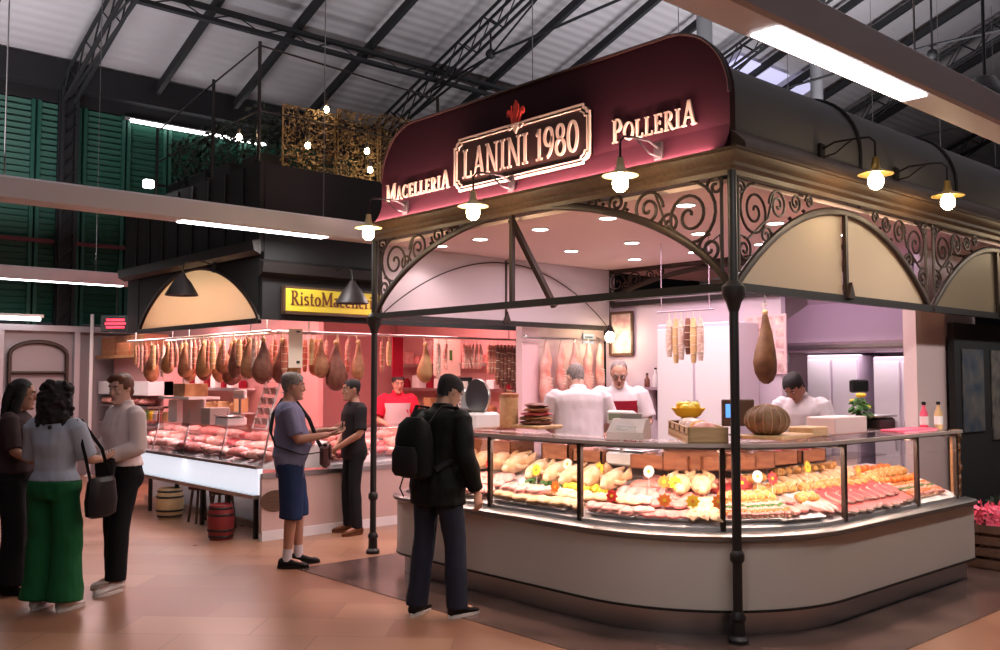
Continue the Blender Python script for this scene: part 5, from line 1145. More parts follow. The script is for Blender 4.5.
mb.build('printed_lines', M['wood_dark'], fn)
# barrels and stools below the far counter
def barrel(loc, lab, m, h=.34, r=.14):
    o = thing('barrel', lab, 'barrel', loc); mb = MB(); mb.lathe([(r*.82, 0), (r*.95, h*.22), (r, h*.5), (r*.95, h*.78), (r*.82, h), (r*.78, h), (r*.78, h-.02), (0, h-.02)], n=24); mb.build('staves', M[m], o)
    for z in (.1, .28, .72, .9):
        rr_ = r*(.82+.18*math.sin(PI*z))+.004; mb = MB(); mb.lathe([(rr_, h*z-.012), (rr_+.004, h*z), (rr_, h*z+.012)], n=24, cap=False); mb.build('hoop', M['iron'], o)
barrel((NR-.02, 7.55, 0), 'pale wooden barrel under the far counter near the woman in the white blouse', 'wood_light', .36, .16)
barrel((NR-.22, 5.78, 0), 'small dark red barrel with black hoops at the corner of the far counter', 'barrel_red', .36, .14)
for i, l in enumerate((7.0, 6.45)):
    o = thing('stool', ('low dark stool under the far counter next to the pale barrel', 'low dark stool under the far counter next to the red barrel')[i], 'stool', (NR+.12, l, 0)); mb = MB(); mb.lathe([(.14, .38), (.15, .39), (.15, .41), (.0, .415)], n=18); mb.build('seat', M['wood_dark'], o)
    for a in range(4): q_ = a*PI/2+PI/4; mb = MB(); mb.tube([(math.cos(q_)*.1, math.sin(q_)*.1, .385), (math.cos(q_)*.15, math.sin(q_)*.15, 0)], .016, 8); mb.build('leg', M['wood_dark'], o)
# terrace on top of the far stall: posts, rails, netting, bulbs, plants
for i, (r, l, h_) in enumerate(((NR, 5.5, 1.3), (-.95+.45, 6.6, 1.15), (1.9, 5.5, 1.2), (-.5, 8.2, .9))):
    o = thing('terrace_post', ('slim black railing post at the corner of the black parapet', 'slim black railing post above the lit beam', 'slim black railing post behind the burgundy sign', 'slim black railing post at the far end of the black parapet')[i], 'post', (r, l, 3.94)); mb = MB(); mb.tube([(0, 0, 0), (0, 0, h_)], .02, 8); mb.build('shaft', M['iron'], o); mb = MB(); mb.lathe([(.05, 0), (.05, .012), (.022, .016)], n=12); mb.build('foot', M['iron'], o)
solid('terrace_rail', MB().tube([(NR, 8.2, 4.8), (NR, 6.6, 5.05), (NR, 5.5, 5.2), (1.9, 5.5, 5.1)], .011, 6).tube([(NR, 8.2, 4.4), (NR, 5.5, 4.5), (1.9, 5.5, 4.5)], .009, 6), M['iron'], 'thin black rails strung between the terrace posts', 'railing')
def leafy(mb, n, bx, sz, seed):
    r_ = random.Random(seed)
    for i in range(n):
        c = Vector((r_.uniform(*bx[0]), r_.uniform(*bx[1]), r_.uniform(*bx[2]))); a = Vector((r_.gauss(0, 1), r_.gauss(0, 1), r_.gauss(0, 1))).normalized(); b = a.orthogonal().normalized()*r_.uniform(.35, .6); s_ = sz*r_.uniform(.6, 1.4)
        k_ = a.cross(b)*.15
        mb.add([c-a*s_, c+b*s_+k_*s_, c+a*s_, c-b*s_+k_*s_], [(0, 1, 2, 3)])
for i, (a, b, z0, z1) in enumerate(((-.05, .62, 3.98, 4.72), (.66, 1.22, 4.0, 4.80), (1.26, 1.9, 3.98, 4.85))):
    mb = MB(); leafy(mb, 900, ((a, b), (5.74, 5.84), (z0, z1)), .034, i); mb.tube([(a, 5.8, z1), (b, 5.8, z1)], .01, 5); mb.tube([(a, 5.8, 3.94), (a, 5.8, z1)], .012, 5); mb.tube([(b, 5.8, 3.94), (b, 5.8, z1)], .012, 5)
    o = solid('camouflage_net', mb, M['camo_leaf'], 'brown camouflage netting panel on the terrace, '+('next to the parapet corner', 'middle of three', 'next to the burgundy sign')[i], 'netting', 'netting panels on the terrace', None, None, 0)
for i, (r, l, z) in enumerate(((.42, 5.66, 4.72), (.15, 5.6, 4.25), (.95, 5.62, 4.32), (.98, 5.6, 4.1), (1.72, 5.62, 4.58), (-.5, 5.95, 4.30))):
    o = thing('bulb_lamp', 'bare glowing bulb on the terrace, '+('topmost above the netting', 'low by the parapet corner', 'upper one of the pair in the netting', 'lower one of the pair in the netting', 'beside the top of the burgundy sign', 'beyond the corner post of the parapet')[i], 'lamp', (r, l, z)); mb = MB(); mb.ell((0, 0, 0), (.03, .03, .036)); mb.build('bulb', M['bulb'], o); mb = MB(); mb.lathe([(.016, .03), (.02, .04), (.018, .09), (.004, .1)], n=10); mb.tube([(0, 0, .09), (.0, .0, .2)], .004, 5); mb.build('holder', M['iron'], o); point((r, l-.1, z), 2.5, (1, .7, .4), .03)
for i, (r, l) in enumerate(((.0, 7.1), (.0, 7.75), (.0, 8.4), (.05, 6.4))):
    o = thing('potted_shrub', f'dark shrub in a box on the terrace, {ORD[i]} behind the black parapet', 'plant', (r, l, 3.95), group='shrubs on the terrace'); mb = MB(); mb.bbox((0, 0, .14), (.34, .5, .28), .01); mb.build('planter', M['dark_paint'], o); mb = MB(); leafy(mb, 260, ((-.2, .2), (-.27, .27), (.25, .85)), .05, i+9); mb.build('foliage', M['leaf_dark'], o, smooth=0)
sp_ = solid('floodlight', MB().bbox((0, 0, 0), (.12, .08, .1), .01), mk('flood', (1, 1, 1), emit=8, ecol=(1, 1, .97)), 'small white floodlight among the dark shrubs', 'lamp', None, (-.72, 7.9, 4.05))
mb = MB(); mb.box((-.6, 7.9, 4.05), (.2, .03, .03)); mb.build('floodlight_arm', M['iron'], sp_); bpy.data.objects['floodlight_arm'].location = (.72, -7.9, -4.05)

# ------------------------------------------------------------------ third stall at the far end, grey booth
st3 = thing('far_shelf_unit', 'reddish shelf unit carrying wooden boxes beyond the far meat stall', 'shelf', (1.0, 12.2, 0)); mb = MB(); mb.box((0, 0, 1.0), (.3, 2.2, 2.0)); mb.build('back', M['pink_tile'], st3); mb = MB(); mb.box((-.2, 0, 2.02), (.5, 2.3, .05)); mb.build('top_board', M['ham_tan'], st3)
mb = MB(); mb.box((-.2, 0, 1.5), (.4, 2.2, .22)); mb.build('white_fascia', M['white_enamel'], st3)
for z in (.5, .9, 1.2): mb = MB(); mb.box((-.2, 0, z), (.4, 2.2, .03)); mb.build('shelf_board', M['steel'], st3)
for i, l in enumerate((12.9, 12.25, 11.6)):
    o = thing('wooden_box', f'reddish wooden box on the far shelf unit, {ORD[i]} from the white pole', 'box', (.8, l, 2.045)); mb = MB(); mb.bbox((0, 0, .16), (.4, .58, .32), .01); mb.build('box', M['wood_tray'], o, smooth=0); mb = MB(); mb.box((-.202, 0, .25), (.01, .6, .03)); mb.box((-.202, 0, .07), (.01, .6, .03)); mb.build('battens', M['ham_tan'], o)
pq = solid('white_pole', MB().tube([(.4, 13.1, 0), (.4, 13.1, 2.75)], .03, 10).lathe([(.07, 0), (.07, .02), (.03, .03)], (.4, 13.1, 0), 12), M['white_enamel'], 'thin white pole beside the reddish wooden boxes', 'pole')
rs = thing('led_sign', 'small red glowing sign above the reddish wooden boxes', 'sign', (.45, 12.1, 2.55), rad(45)); mb = MB(); mb.bbox((0, 0, 0), (.08, .5, .28), .01); mb.build('casing', M['black_plastic'], rs); mb = MB()
for z in (-.06, 0, .06): mb.box((-.042, 0, z), (.006, .3+.04*(z == 0), .035))
mb.build('lit_rows', M['led_red'], rs); mb = MB(); mb.tube([(0, 0, .14), (0, 0, .6)], .008, 6); mb.build('hanger', M['iron'], rs)
for i in range(14):
    blob('meat_cut', ('mince', 'breast', 'sausage')[i % 3], (.1, .13, .06), f'{("bright pink", "pale pink", "reddish")[i % 3]} cut of meat on the far shelf unit', 'meat', 'cuts on the far shelf unit', (.72, 11.3+.14*i, 1.22 if i % 2 else .92), i, i)
tw = thing('tube_lamp', 'long thin white tube lamp along the top of the green shutters', 'lamp', (2.6, 13.82, 6.42)); mb = MB(); mb.tube([(-1.35, 0, 0), (1.4, 0, 0)], .035, 8); mb.build('tube', M['tube'], tw); mb = MB(); mb.box((0, .06, .04), (2.9, .06, .06)); mb.build('housing', M['steel_dark'], tw)
gb = thing('grey_booth', 'grey panelled booth front with arched frame at the far wall', 'booth', (-1.3, 13.4, 0)); mb = MB(); mb.box((1.0, .1, 1.25), (4.2, .08, 2.5)); mb.build('panelling', M['grey_booth'], gb, smooth=0)
mb = MB()
for x in (-.9, .35, 1.55, 2.6): mb.box((x, 0, 1.25), (.09, .12, 2.5))
mb.box((1.0, 0, 2.5), (4.2, .14, .1)); mb.build('posts', mk('booth_frame', (.42, .37, .39), .5), gb)
mb = MB(); pts = [(.5, -.0, .9), (.5, -.0, 2.0)]+[(.95-.45*math.cos(PI*i/10), -.0, 2.05+.22*math.sin(PI*i/10)) for i in range(11)]+[(1.4, -.0, 2.0), (1.4, -.0, .9)]; mb.tube(pts, .035, 6); mb.tube([(.5, -.0, 1.75), (1.4, -.0, 1.75)], .03, 6); mb.build('arched_frame', M['iron_brown'], gb)
tl_ = thing('tube_lamp', 'white fluorescent tube over the grey booth', 'lamp', (-.95, 13.2, 2.64)); mb = MB(); mb.tube([(-.5, 0, 0), (.55, 0, 0)], .035, 10); mb.build('tube', mk('tube_cold', (1, 1, 1), emit=6, ecol=(.85, .92, 1)), tl_); mb = MB(); mb.box((0, .03, .05), (1.2, .08, .05)); mb.build('housing', M['steel_dark'], tl_)
for i, (r, l, w_, h_, z) in enumerate(((-1.75, 11.7, .62, .8, 1.15), (-1.75, 11.1, .5, .8, 1.12))):
    o = thing('framed_board', ('dark framed pinkish board standing behind the woman in green trousers', 'dark framed glass case beside the dark framed board')[i], 'board', (r, l, z)); mb = MB(); ML2 = .04
    for y in (-w_/2, w_/2): mb.box((0, y, h_/2), (ML2, ML2, h_))
    for zz in (0, h_): mb.box((0, 0, zz), (ML2, w_+ML2, ML2))
    for y in (-w_/2, w_/2): mb.box((0, y, -z/2), (ML2, ML2, z))
    mb.build('frame', M['iron_brown'], o); mb = MB(); mb.box((.01, 0, h_/2), (.01, w_, h_)); mb.build('panel', M['paper_photo'] if i else M['pale_pink'], o)

# ------------------------------------------------------------------ dark stall beyond the end of the counter
ds = thing('dark_shutter_unit', 'dark closed stall front with bluish posters past the end of the cream counter', 'stall front', (3.45, .27, 0)); mb = MB(); mb.box((1.85, .0, 1.1), (2.6, .06, 2.2)); mb.build('boards', M['dark_paint'], ds)
mb = MB(); mb.box((.95, -.04, 1.55), (.5, .01, .8)); mb.build('poster', mk('poster_blue', (.03, .05, .08), .6, col2=(.12, .11, .10), vscale=6), ds); mb = MB(); mb.box((1.65, -.04, 1.5), (.5, .01, .9)); mb.build('poster', mk('poster_grey', (.05, .05, .05), .6, col2=(.16, .14, .12), vscale=8), ds)
wp = thing('wooden_upright', 'brown wooden upright with hanging trinkets at the end of the cream counter', 'post', (2.98, -.16, .68)); mb = MB(); mb.box((0, 0, .28), (.09, .05, .56)); mb.build('board', M['ham_tan'], wp); mb = MB()
for i in range(6): mb.ell((-.02+.02*(i % 3), -.035, .07+.085*i), (.02, .015, .03), 8, 6)
mb.build('trinkets', M['wood_dark'], wp)
for i, (r, l, m) in enumerate(((3.72, -.15, 'wood_dark'), (4.3, -.12, 'bag_brown'), (4.92, -.2, 'wood_dark'))):
    o = thing('crate', ('dark wooden crate just past the end of the cream counter', 'brownish crate between two dark crates past the counter', 'dark wooden crate last in the row past the counter')[i], 'crate', (r, l, 0.005), .15*i); mb = MB()
    for z in (.05, .15, .25, .35):
        for s_ in (1, -1): mb.box((0, s_*.2, z), (.42, .012, .07)); mb.box((s_*.21, 0, z), (.012, .4, .07))
    mb.box((0, 0, .01), (.42, .4, .02))
    for a in (1, -1):
        for b in (1, -1): mb.box((a*.195, b*.185, .2), (.025, .025, .4))
    mb.build('slats', M[m], o, smooth=0)
    mb = MB(); leafy(mb, 160, ((-.17, .17), (-.16, .16), (.3, .55)), .05, i+30); mb.build('produce', (M['pink_tray'], M['leaf_dark'], M['parsley'])[i], o, smooth=0)

# ------------------------------------------------------------------ hall: walls, roof, trusses, beams
WL = 14
wall('wall_left', (14, WL+.1, 1.3), (48, .2, 2.6), M['dark_paint']); mb = MB(); mb.box((14, WL+.1, 6.9), (48, .3, .75)); mb.box((14, WL+.15, 4.7), (48, .04, 4.0)); struct('trim_2', mb, M['dark_paint'], 0)
for i in range(16):
    r0 = -5.0+.78*i
    if r0 > 6: break
    mb = MB()
    for s_ in (0, 1): mb.box((r0+.03+.68*s_, WL-.02, 4.55), (.06, .1, 3.95))
    for j in range(36): mb.box((r0+.37, WL, 2.68+.108*j), (.62, .02, .10), rx=rad(28))
    struct('window_%d' % (i+1), mb, M['green_shutter'], 0)
mb = MB(); mb.box((1, WL-.06, 4.05), (12, .06, .07)); struct('trim_3', mb, mk('dull_red', (.12, .02, .025), .6), 0)
SL = .38; RZ = 7.2
def rz_(l): return RZ+SL*(WL-l) if l > 4 else RZ+SL*(WL-4)-SL*(4-l)
def roof_mat():
    m = mat('corrugated_roof', (.40, .38, .38), .55, metal=.0); nt = m.node_tree; b = nt.nodes['Principled BSDF']; tc = nt.nodes.new('ShaderNodeTexCoord'); w = nt.nodes.new('ShaderNodeTexWave'); w.bands_direction = 'Y'; w.inputs['Scale'].default_value = 1.6
    nt.links.new(tc.outputs['Object'], w.inputs['Vector']); bp = nt.nodes.new('ShaderNodeBump'); bp.inputs['Strength'].default_value = .5; bp.inputs['Distance'].default_value = .03; nt.links.new(w.outputs['Fac'], bp.inputs['Height']); nt.links.new(bp.outputs['Normal'], b.inputs['Normal'])
    n = nt.nodes.new('ShaderNodeTexNoise'); n.inputs['Scale'].default_value = .5; r = nt.nodes.new('ShaderNodeValToRGB'); r.color_ramp.elements[0].color = (.34, .31, .32, 1); r.color_ramp.elements[1].color = (.48, .46, .46, 1); nt.links.new(tc.outputs['Object'], n.inputs['Vector']); nt.links.new(n.outputs['Fac'], r.inputs['Fac']); nt.links.new(r.outputs['Color'], b.inputs['Base Color'])
    return m
RM = roof_mat()
mb = MB(); mb.loft([[Vector((r, l, z)) for l, z in ((WL+.4, RZ-.15), (4, RZ+SL*10), (-6.4, RZ-.15), (-6.4, RZ), (4, RZ+SL*10+.15), (WL+.4, RZ))] for r in (-9, 38)]); struct('ceiling', mb, RM, 0)
mb = MB(); mb.loft([[Vector((r, l, z)) for l, z in ((WL+.2, 0), (WL+.2, RZ), (4, RZ+SL*10), (-6.4, RZ), (-6.4, 0))] for r in (38, 38.2)]); struct('wall_far', mb, mk('far_wall', (.16, .15, .15), .7), 0)
# arched window at the far gable, bluish daylight
aw = MB(); aw.prism([(2.6*math.cos(PI*i/20), 2.2*math.sin(PI*i/20)) for i in range(21)], .05, Matrix.Translation((37.9, 9.5, 4.6)) @ Matrix.Rotation(PI/2, 4, 'Z') @ Matrix.Rotation(PI/2, 4, 'X')); struct('window_40', aw, mk('gable_glass', (.3, .36, .4), emit=.35, ecol=(.5, .58, .66)), 0)
# skylights in the roof slope
for i, r in enumerate((13.2, 14.45, 15.7)):
    mb = MB(); mb.loft([[Vector((r+x, l, rz_(l)-.17+z)) for x in (0, .85)] + [Vector((r+x, l, rz_(l)-.20+z)) for x in (.85, 0)] for l, z in ((9.45, 0), (8.6, 0))]); struct('window_%d' % (50+i), mb, mk('skylight', (.4, .4, .6), emit=1.0, ecol=(.52, .50, .72)), 0)
tg = 'iron roof trusses'
def truss(r, lab):
    o = thing('roof_truss', lab, 'truss', (r, 0, 0), 0, tg); mb = MB(); N = 26
    for (la, lb) in ((WL-.1, 4), (4, -6.2)):
        A = lambda t: Vector((0, la+(lb-la)*t, rz_(la+(lb-la)*t)-.32)); B = lambda t: A(t)-Vector((0, 0, .42))
        for s_ in (-.09, .09):
            mb.tube([A(0)+Vector((s_, 0, 0)), A(1)+Vector((s_, 0, 0))], .035, 5); mb.tube([B(0)+Vector((s_, 0, 0)), B(1)+Vector((s_, 0, 0))], .035, 5)
            for i in range(N): mb.tube([(A if i % 2 else B)(i/N)+Vector((s_, 0, 0)), (B if i % 2 else A)((i+1)/N)+Vector((s_, 0, 0))], .016, 4)
    mb.build('lattice_rafter', M['roof_iron'], o, smooth=0); mb = MB()
    mb.tube([(0, WL-.1, RZ-.6), (0, 9.6, RZ+.55), (0, 4, RZ+.75), (0, -1.6, RZ+.55), (0, -6.2, RZ-.6)], .028, 5)
    for l in (9.6, 4, -1.6): mb.tube([(0, l, RZ+.6), (0, l, rz_(l)-.6)], .022, 5)
    mb.tube([(0, 9.6, RZ+.55), (0, 6.8, rz_(6.8)-.6)], .022, 5); mb.tube([(0, 9.6, RZ+.55), (0, 11.8, rz_(11.8)-.6)], .022, 5)
    mb.build('tie_rods', M['roof_iron'], o, smooth=0)
    mb = MB()
    for l in (9.6, 4): mb.ell((0, l, RZ+.58), (.1, .1, .1), 8, 6)
    mb.build('rod_joint', M['roof_iron'], o); return o
tn = ('meeting the lattice column on the green shutters', 'above the terrace netting', 'behind the top of the burgundy sign', 'behind the grey stall roof', 'near the far gable')
for i, r in enumerate((.15, 6.4, 12.6, 18.8, 25.0)): truss(r, 'dark iron lattice roof truss with tie rods, '+tn[i])
for i in range(18):
    r = -6.05+1.55*i
    if min(abs(r-q_) for q_ in (.15, 6.4, 12.6, 18.8, 25.0)) < .5: continue
    mb = MB(); mb.loft([[Vector((r-.045, l, rz_(l)-z)) for z in (.17, .34)]+[Vector((r+.045, l, rz_(l)-z)) for z in (.34, .17)] for l in (WL, 4)]); mb.loft([[Vector((r-.045, l, rz_(l)-z)) for z in (.17, .34)]+[Vector((r+.045, l, rz_(l)-z)) for z in (.34, .17)] for l in (4, -6.2)])
    solid('rafter', mb, M['roof_iron'], 'dark straight rafter under the pale corrugated roof', 'rafter', 'straight rafters under the roof', smooth=0)
for i, l in enumerate((11.2, 7.6)):
    mb = MB(); z = rz_(l)-.42
    for dz in (0, .2): mb.box((14, l, z-dz), (46, .12, .07))
    for r in range(-8, 37): mb.tube([(r, l, z), (r+.5, l, z-.2), (r+1, l, z)], .014, 4)
    solid('purlin', mb, M['roof_iron'], ('long double purlin crossing the rafters nearer the green shutters', 'long double purlin crossing the rafters nearer the ridge')[i], 'purlin', smooth=0)
for i, l in enumerate((1.0, -2.5)):
    mb = MB(); mb.box((14, l, rz_(l)-.42), (46, .12, .2)); solid('purlin', mb, M['roof_iron'], ('solid purlin on the near roof slope below the ridge', 'solid purlin on the near roof slope towards its eaves')[i], 'purlin', smooth=0)
mb = MB(); mb.box((14, 4, RZ+SL*10-.3), (46, .3, .3)); struct('trim_4', mb, M['roof_iron'], 0)
mb = MB(); mb.box((14, WL-.15, 7.0), (46, .25, .5)); struct('trim_5', mb, M['roof_iron'], 0)
for r, l, nme in ((.15, 13.8, 'dark lattice column against the green shutters'), (6.4, 13.8, 'dark lattice column hidden behind the far stall terrace')):
    o = thing('column', nme, 'column', (r, l, 0)); mb = MB()
    for a in (-.12, .12):
        for b in (-.08, .08): mb.box((a, b, 3.4), (.06, .05, 6.8))
    for i in range(24): mb.tube([(-.12, -.1, .2+.27*i), (.12, -.1, .47+.27*i)], .014, 4)
    mb.box((0, 0, 3.4), (.16, .06, 6.8)); mb.build('shaft', M['roof_iron'], o); mb = MB(); mb.box((0, 0, .15), (.4, .3, .3)); mb.build('base', M['roof_iron'], o)
for i, (r, l) in enumerate(((7.6, 5.6), (13.0, 6.6))):
    o = thing('column', ('round grey iron column rising to the roof behind the word POLLERIA', 'round dark column rising behind the grey stall roof')[i], 'column', (r, l, 0)); mb = MB(); mb.lathe([(.13, 0), (.13, rz_(l)-.5)], n=18); mb.build('shaft', mk('col_grey', (.22, .22, .23), .5), o); mb = MB(); mb.lathe([(.14, rz_(l)-1.1), (.2, rz_(l)-1.0), (.14, rz_(l)-.9)], n=18); mb.build('capital', M['roof_iron'], o)
sk = thing('hanging_speaker', 'black round loudspeaker hung on a rod below the roof beyond the bright beam', 'speaker', (6.28, .74, 4.9)); mb = MB(); mb.lathe([(.04, .3), (.12, .27), (.22, .1), (.25, 0), (.22, -.1), (.1, -.17), (.0, -.18)], n=20); mb.build('bell', M['black_plastic'], sk); mb = MB(); mb.tube([(0, 0, .28), (0, 0, rz_(.74)-4.9-.2)], .02, 6); mb.build('rod', M['roof_iron'], sk)
# suspended linear luminaires
def beam(l, lits, r0, r1, lab, z=3.2):
    o = thing('linear_luminaire', lab, 'lamp', (0, l, z)); mb = MB(); mb.loft([[Vector((r, y, q)) for y, q in ((-.11, -.07), (-.11, .09), (-.09, .11), (.09, .11), (.11, .09), (.11, -.07), (.09, -.085), (-.09, -.085))] for r in (r0, r1)]); mb.build('housing', M['beam_grey'], o)
    for a, b in lits:
        mb = MB(); mb.box(((a+b)/2, 0, -.088), (b-a, .135, .012)); mb.build('diffuser', M['tube'], o)
    r = r0+.4
    while r < r1:
        mb = MB(); mb.tube([(r, 0, .1), (r, 0, max(.5, rz_(l)-z-.3))], .006, 5); mb.build('wire', M['steel_dark'], o); r += 3
    for a, b in lits:
        a_ = area((( a+b)/2, l, z-.10), b-a, 30, (1, .95, .93), (0, 0, 0), .16)
    return o
beam(4.85, ((-1.62, -.08), (1.4, 2.9)), -6.5, 18, 'long grey suspended light beam crossing in front of the far meat stall')
beam(-1.26, ((-4.8, -3.2), (-1.6, -.12), (1.55, 3.2), (4.6, 6.2)), -6.5, 12, 'bright suspended light beam on the near side of the grey stall roof', 3.29)
beam(11.5, ((-2.6, .3),), -6.5, 2.5, 'far suspended light beam in front of the green shutters')
# ------------------------------------------------------------------ people in the aisle
FW = (.67, .742); RT = (.742, -.67)
def dirv(a): # a degrees clockwise from straight away from the viewer's side
    c, s_ = math.cos(rad(a)), math.sin(rad(a)); return (FW[0]*c+RT[0]*s_, FW[1]*c+RT[1]*s_)
def people():
    BP = dict(m='black_cloth', r=(.092, .07, .06))
    # man in dark jacket at the glass
    person('man in black jacket and dark trousers looking down into the glass display, seen from behind', (-1.0, 1.80), dirv(38), 1.71, dict(
        seed=2, width=1.08, lean=5, head=(-6, 26), hair='short', haircol='black_brown_hair', pants=dict(m='denim_dark', r=(.105, .082, .078), t1=.985, fold=.007), feet={1: (.15, .05, 10), -1: (-.13, -.08, 14)},
        shirt=dict(m='jacket_black', name='jacket', hem=.80, infl=.034, sl=.97, sr=(.078, .07, .055), collar=1, fold=.012, flare=.02), shoes=dict(m='black_leather', sole='white_leather'),
        arms={1: ((.285, -.02, 1.15), (.285, .10, .90), (0, .25, -1), (-1, 0, 0)), -1: ((-.29, .0, 1.15), (-.24, .2, 1.0), (.2, .6, -.4), (1, .2, 0))}))
    # man in slate tee
    person('grey haired man in slate blue tee and navy shorts beside the far counter', (-.9, 4.05), dirv(78), 1.72, dict(
        seed=4, width=1.08, belly=.045, lean=-2, head=(8, 6), hair='short', haircol='grey_hair', brow='grey_hair', skin='skin_tan', pants=dict(m='navy_cloth', name='shorts', r=(.115, .105, .1), t1=.56), feet={1: (.1, -.02, 8), -1: (-.1, .08, 4)},
        shirt=dict(m='slate_cloth', hem=.80, infl=.024, sl=.42, sr=(.08, .075, .07), fold=.01), shoes=dict(m='black_leather', sock='white_cloth'),
        arms={1: ((.25, .06, 1.15), (.14, .34, 1.19), (-.3, 1, .1), (-.2, 0, 1)), -1: ((-.25, .06, 1.16), (-.12, .35, 1.22), (.35, 1, .15), (.2, 0, 1))}))
    # man in black tee
    person('man in black tee and black trousers standing with hands joined near the iron post', (.50, 5.16), dirv(-118), 1.66, dict(
        seed=6, head=(-4, 4), hair='buzz', haircol='dark_hair', skin='skin_tan', pants=dict(m='black_cloth', r=(.09, .07, .062)), shirt=dict(m='charcoal_cloth', hem=.84, infl=.02, sl=.4, sr=(.072, .066, .062)), shoes=dict(m='brown_leather'),
        feet={1: (.12, .02, 16), -1: (-.12, .0, 16)}, arms={1: ((.26, .01, 1.14), (.06, .22, .94), (-.7, .3, -.6), (-.4, -.6, .2)), -1: ((-.26, .01, 1.14), (-.05, .24, .96), (.7, .3, -.6), (.4, -.6, .2))}))
    # woman in white blouse
    person('woman with short auburn hair in pale blouse and black trousers by the far counter', (-2.34, 4.17), dirv(-140), 1.71, dict(
        seed=8, fem=True, head=(18, 8), hair='pixie', haircol='auburn_hair', brow='auburn_hair', skin='skin_pale', pants=dict(m='black_cloth', r=(.098, .085, .082), t1=.95, top=1.08), shirt=dict(m='blouse', name='blouse', hem=1.0, infl=.03, sl=.96, sr=(.075, .068, .05), collar=1, fold=.012), shoes=dict(m='white_leather'),
        feet={1: (.12, -.02, 10), -1: (-.13, .12, 12)}, arms={1: ((.25, .02, 1.16), (.05, .24, 1.12), (-.8, .5, .1), (0, -.3, 1)), -1: ((-.25, .0, 1.15), (-.1, .27, 1.06), (.6, .7, .1), (.2, 0, 1))}))
    # woman in green trousers
    person('woman with big dark curly hair, pale blue top and wide green trousers', (-2.97, 3.80), dirv(12), 1.63, dict(
        seed=10, fem=True, width=1.05, head=(-12, 4), hair='curly', haircol='black_brown_hair', pants=dict(m='green_cloth', r=(.108, .115, .138), t1=.97, top=1.07, fold=.012, infl=.03), shirt=dict(m='paleblue_cloth', name='top', hem=1.0, infl=.026, sl=.5, sr=(.08, .08, .078), fold=.01), shoes=dict(m='white_leather'),
        feet={1: (.12, 0, 8), -1: (-.12, 0, 8)}, arms={1: ((.25, .06, 1.16), (.2, .3, 1.14), (0, 1, .1), (-.4, 0, 1)), -1: ((-.25, .06, 1.16), (-.12, .3, 1.12), (.3, 1, .1), (.3, 0, 1))}))
    # woman in dark clothes
    person('woman in dark clothes with long black hair facing the woman in green trousers', (-3.02, 4.60), dirv(80), 1.66, dict(
        seed=12, fem=True, head=(8, 6), hair='long', haircol='dark_hair', skin='skin_tan', pants=dict(m='black_cloth', r=(.105, .095, .1), t1=.97, top=1.08), shirt=dict(m='dark_blouse', name='blouse', hem=.98, infl=.024, sl=.48, sr=(.075, .07, .07), fold=.01), shoes=dict(m='black_leather'),
        feet={1: (.11, .02, 8), -1: (-.12, -.05, 8)}, arms={1: ((.25, .06, 1.17), (.16, .28, 1.04), (-.2, .9, -.5), (-.6, 0, .6)), -1: ((-.25, .04, 1.16), (-.14, .27, 1.05), (.3, .9, -.4), (.6, 0, .6))}))
    SH = dict(m='white_cloth', hem=.85, infl=.03, sl=.42, sr=(.085, .08, .074), collar=1, fold=.009)
    PT = dict(m='charcoal_cloth')
    person('bald butcher in white jacket turned away behind the counter', (.90, 2.20, .1), dirv(0), 1.74, dict(
        seed=14, width=1.16, belly=.05, lean=14, head=(10, 30), hair='bald', haircol='grey_hair', skin='skin_pale', pants=PT, shirt=dict(SH, infl=.04), shoes=dict(m='black_leather'),
        arms={1: ((.30, .12, 1.17), (.22, .38, 1.08), (-.2, 1, -.2), (-.4, 0, -1)), -1: ((-.30, .12, 1.17), (-.2, .38, 1.08), (.2, 1, -.2), (.4, 0, -1))}, apron=None))
    person('butcher in glasses, white shirt and burgundy apron looking down behind the counter', (1.86, 2.56, .1), dirv(-165), 1.76, dict(
        seed=16, width=1.06, lean=6, head=(10, 26), hair='bald', haircol='grey_hair', brow='grey_hair', skin='skin', glasses=True, apron='burgundy_cloth', pants=PT, shirt=dict(SH), shoes=dict(m='black_leather'),
        arms={1: ((.29, .06, 1.14), (.14, .32, 1.06), (-.4, 1, -.2), (-.3, 0, -1)), -1: ((-.29, .06, 1.14), (-.18, .34, 1.06), (.2, 1, -.2), (.3, 0, -1))}))
    person('dark haired butcher in white shirt bowing his head over the counter below the hanging ham', (2.75, 1.10, .1), dirv(-150), 1.66, dict(
        seed=18, width=1.02, lean=14, head=(-25, 40), hair='quiff', haircol='dark_hair', skin='skin', pants=PT, shirt=dict(SH, sl=.6), shoes=dict(m='black_leather'),
        arms={1: ((.28, .12, 1.18), (.1, .40, 1.12), (-.4, 1, -.2), (-.3, 0, -1)), -1: ((-.28, .12, 1.18), (-.12, .42, 1.12), (.4, 1, -.2), (.3, 0, -1))}))
    person('vendor in red shirt and white apron inside the far meat stall', (2.2, 6.72), dirv(170), 1.72, dict(
        seed=20, head=(10, 12), hair='short', haircol='dark_hair', skin='skin', apron='white_cloth', pants=PT, shirt=dict(SH, m='red_cloth'), shoes=dict(m='black_leather'),
        arms={1: ((.27, .06, 1.14), (.12, .32, 1.06), (-.4, 1, -.2), (-.3, 0, -1)), -1: ((-.27, .06, 1.14), (-.14, .34, 1.06), (.4, 1, -.2), (.3, 0, -1))}))
mk('dark_blouse', (.05, .03, .032), .8)
people()
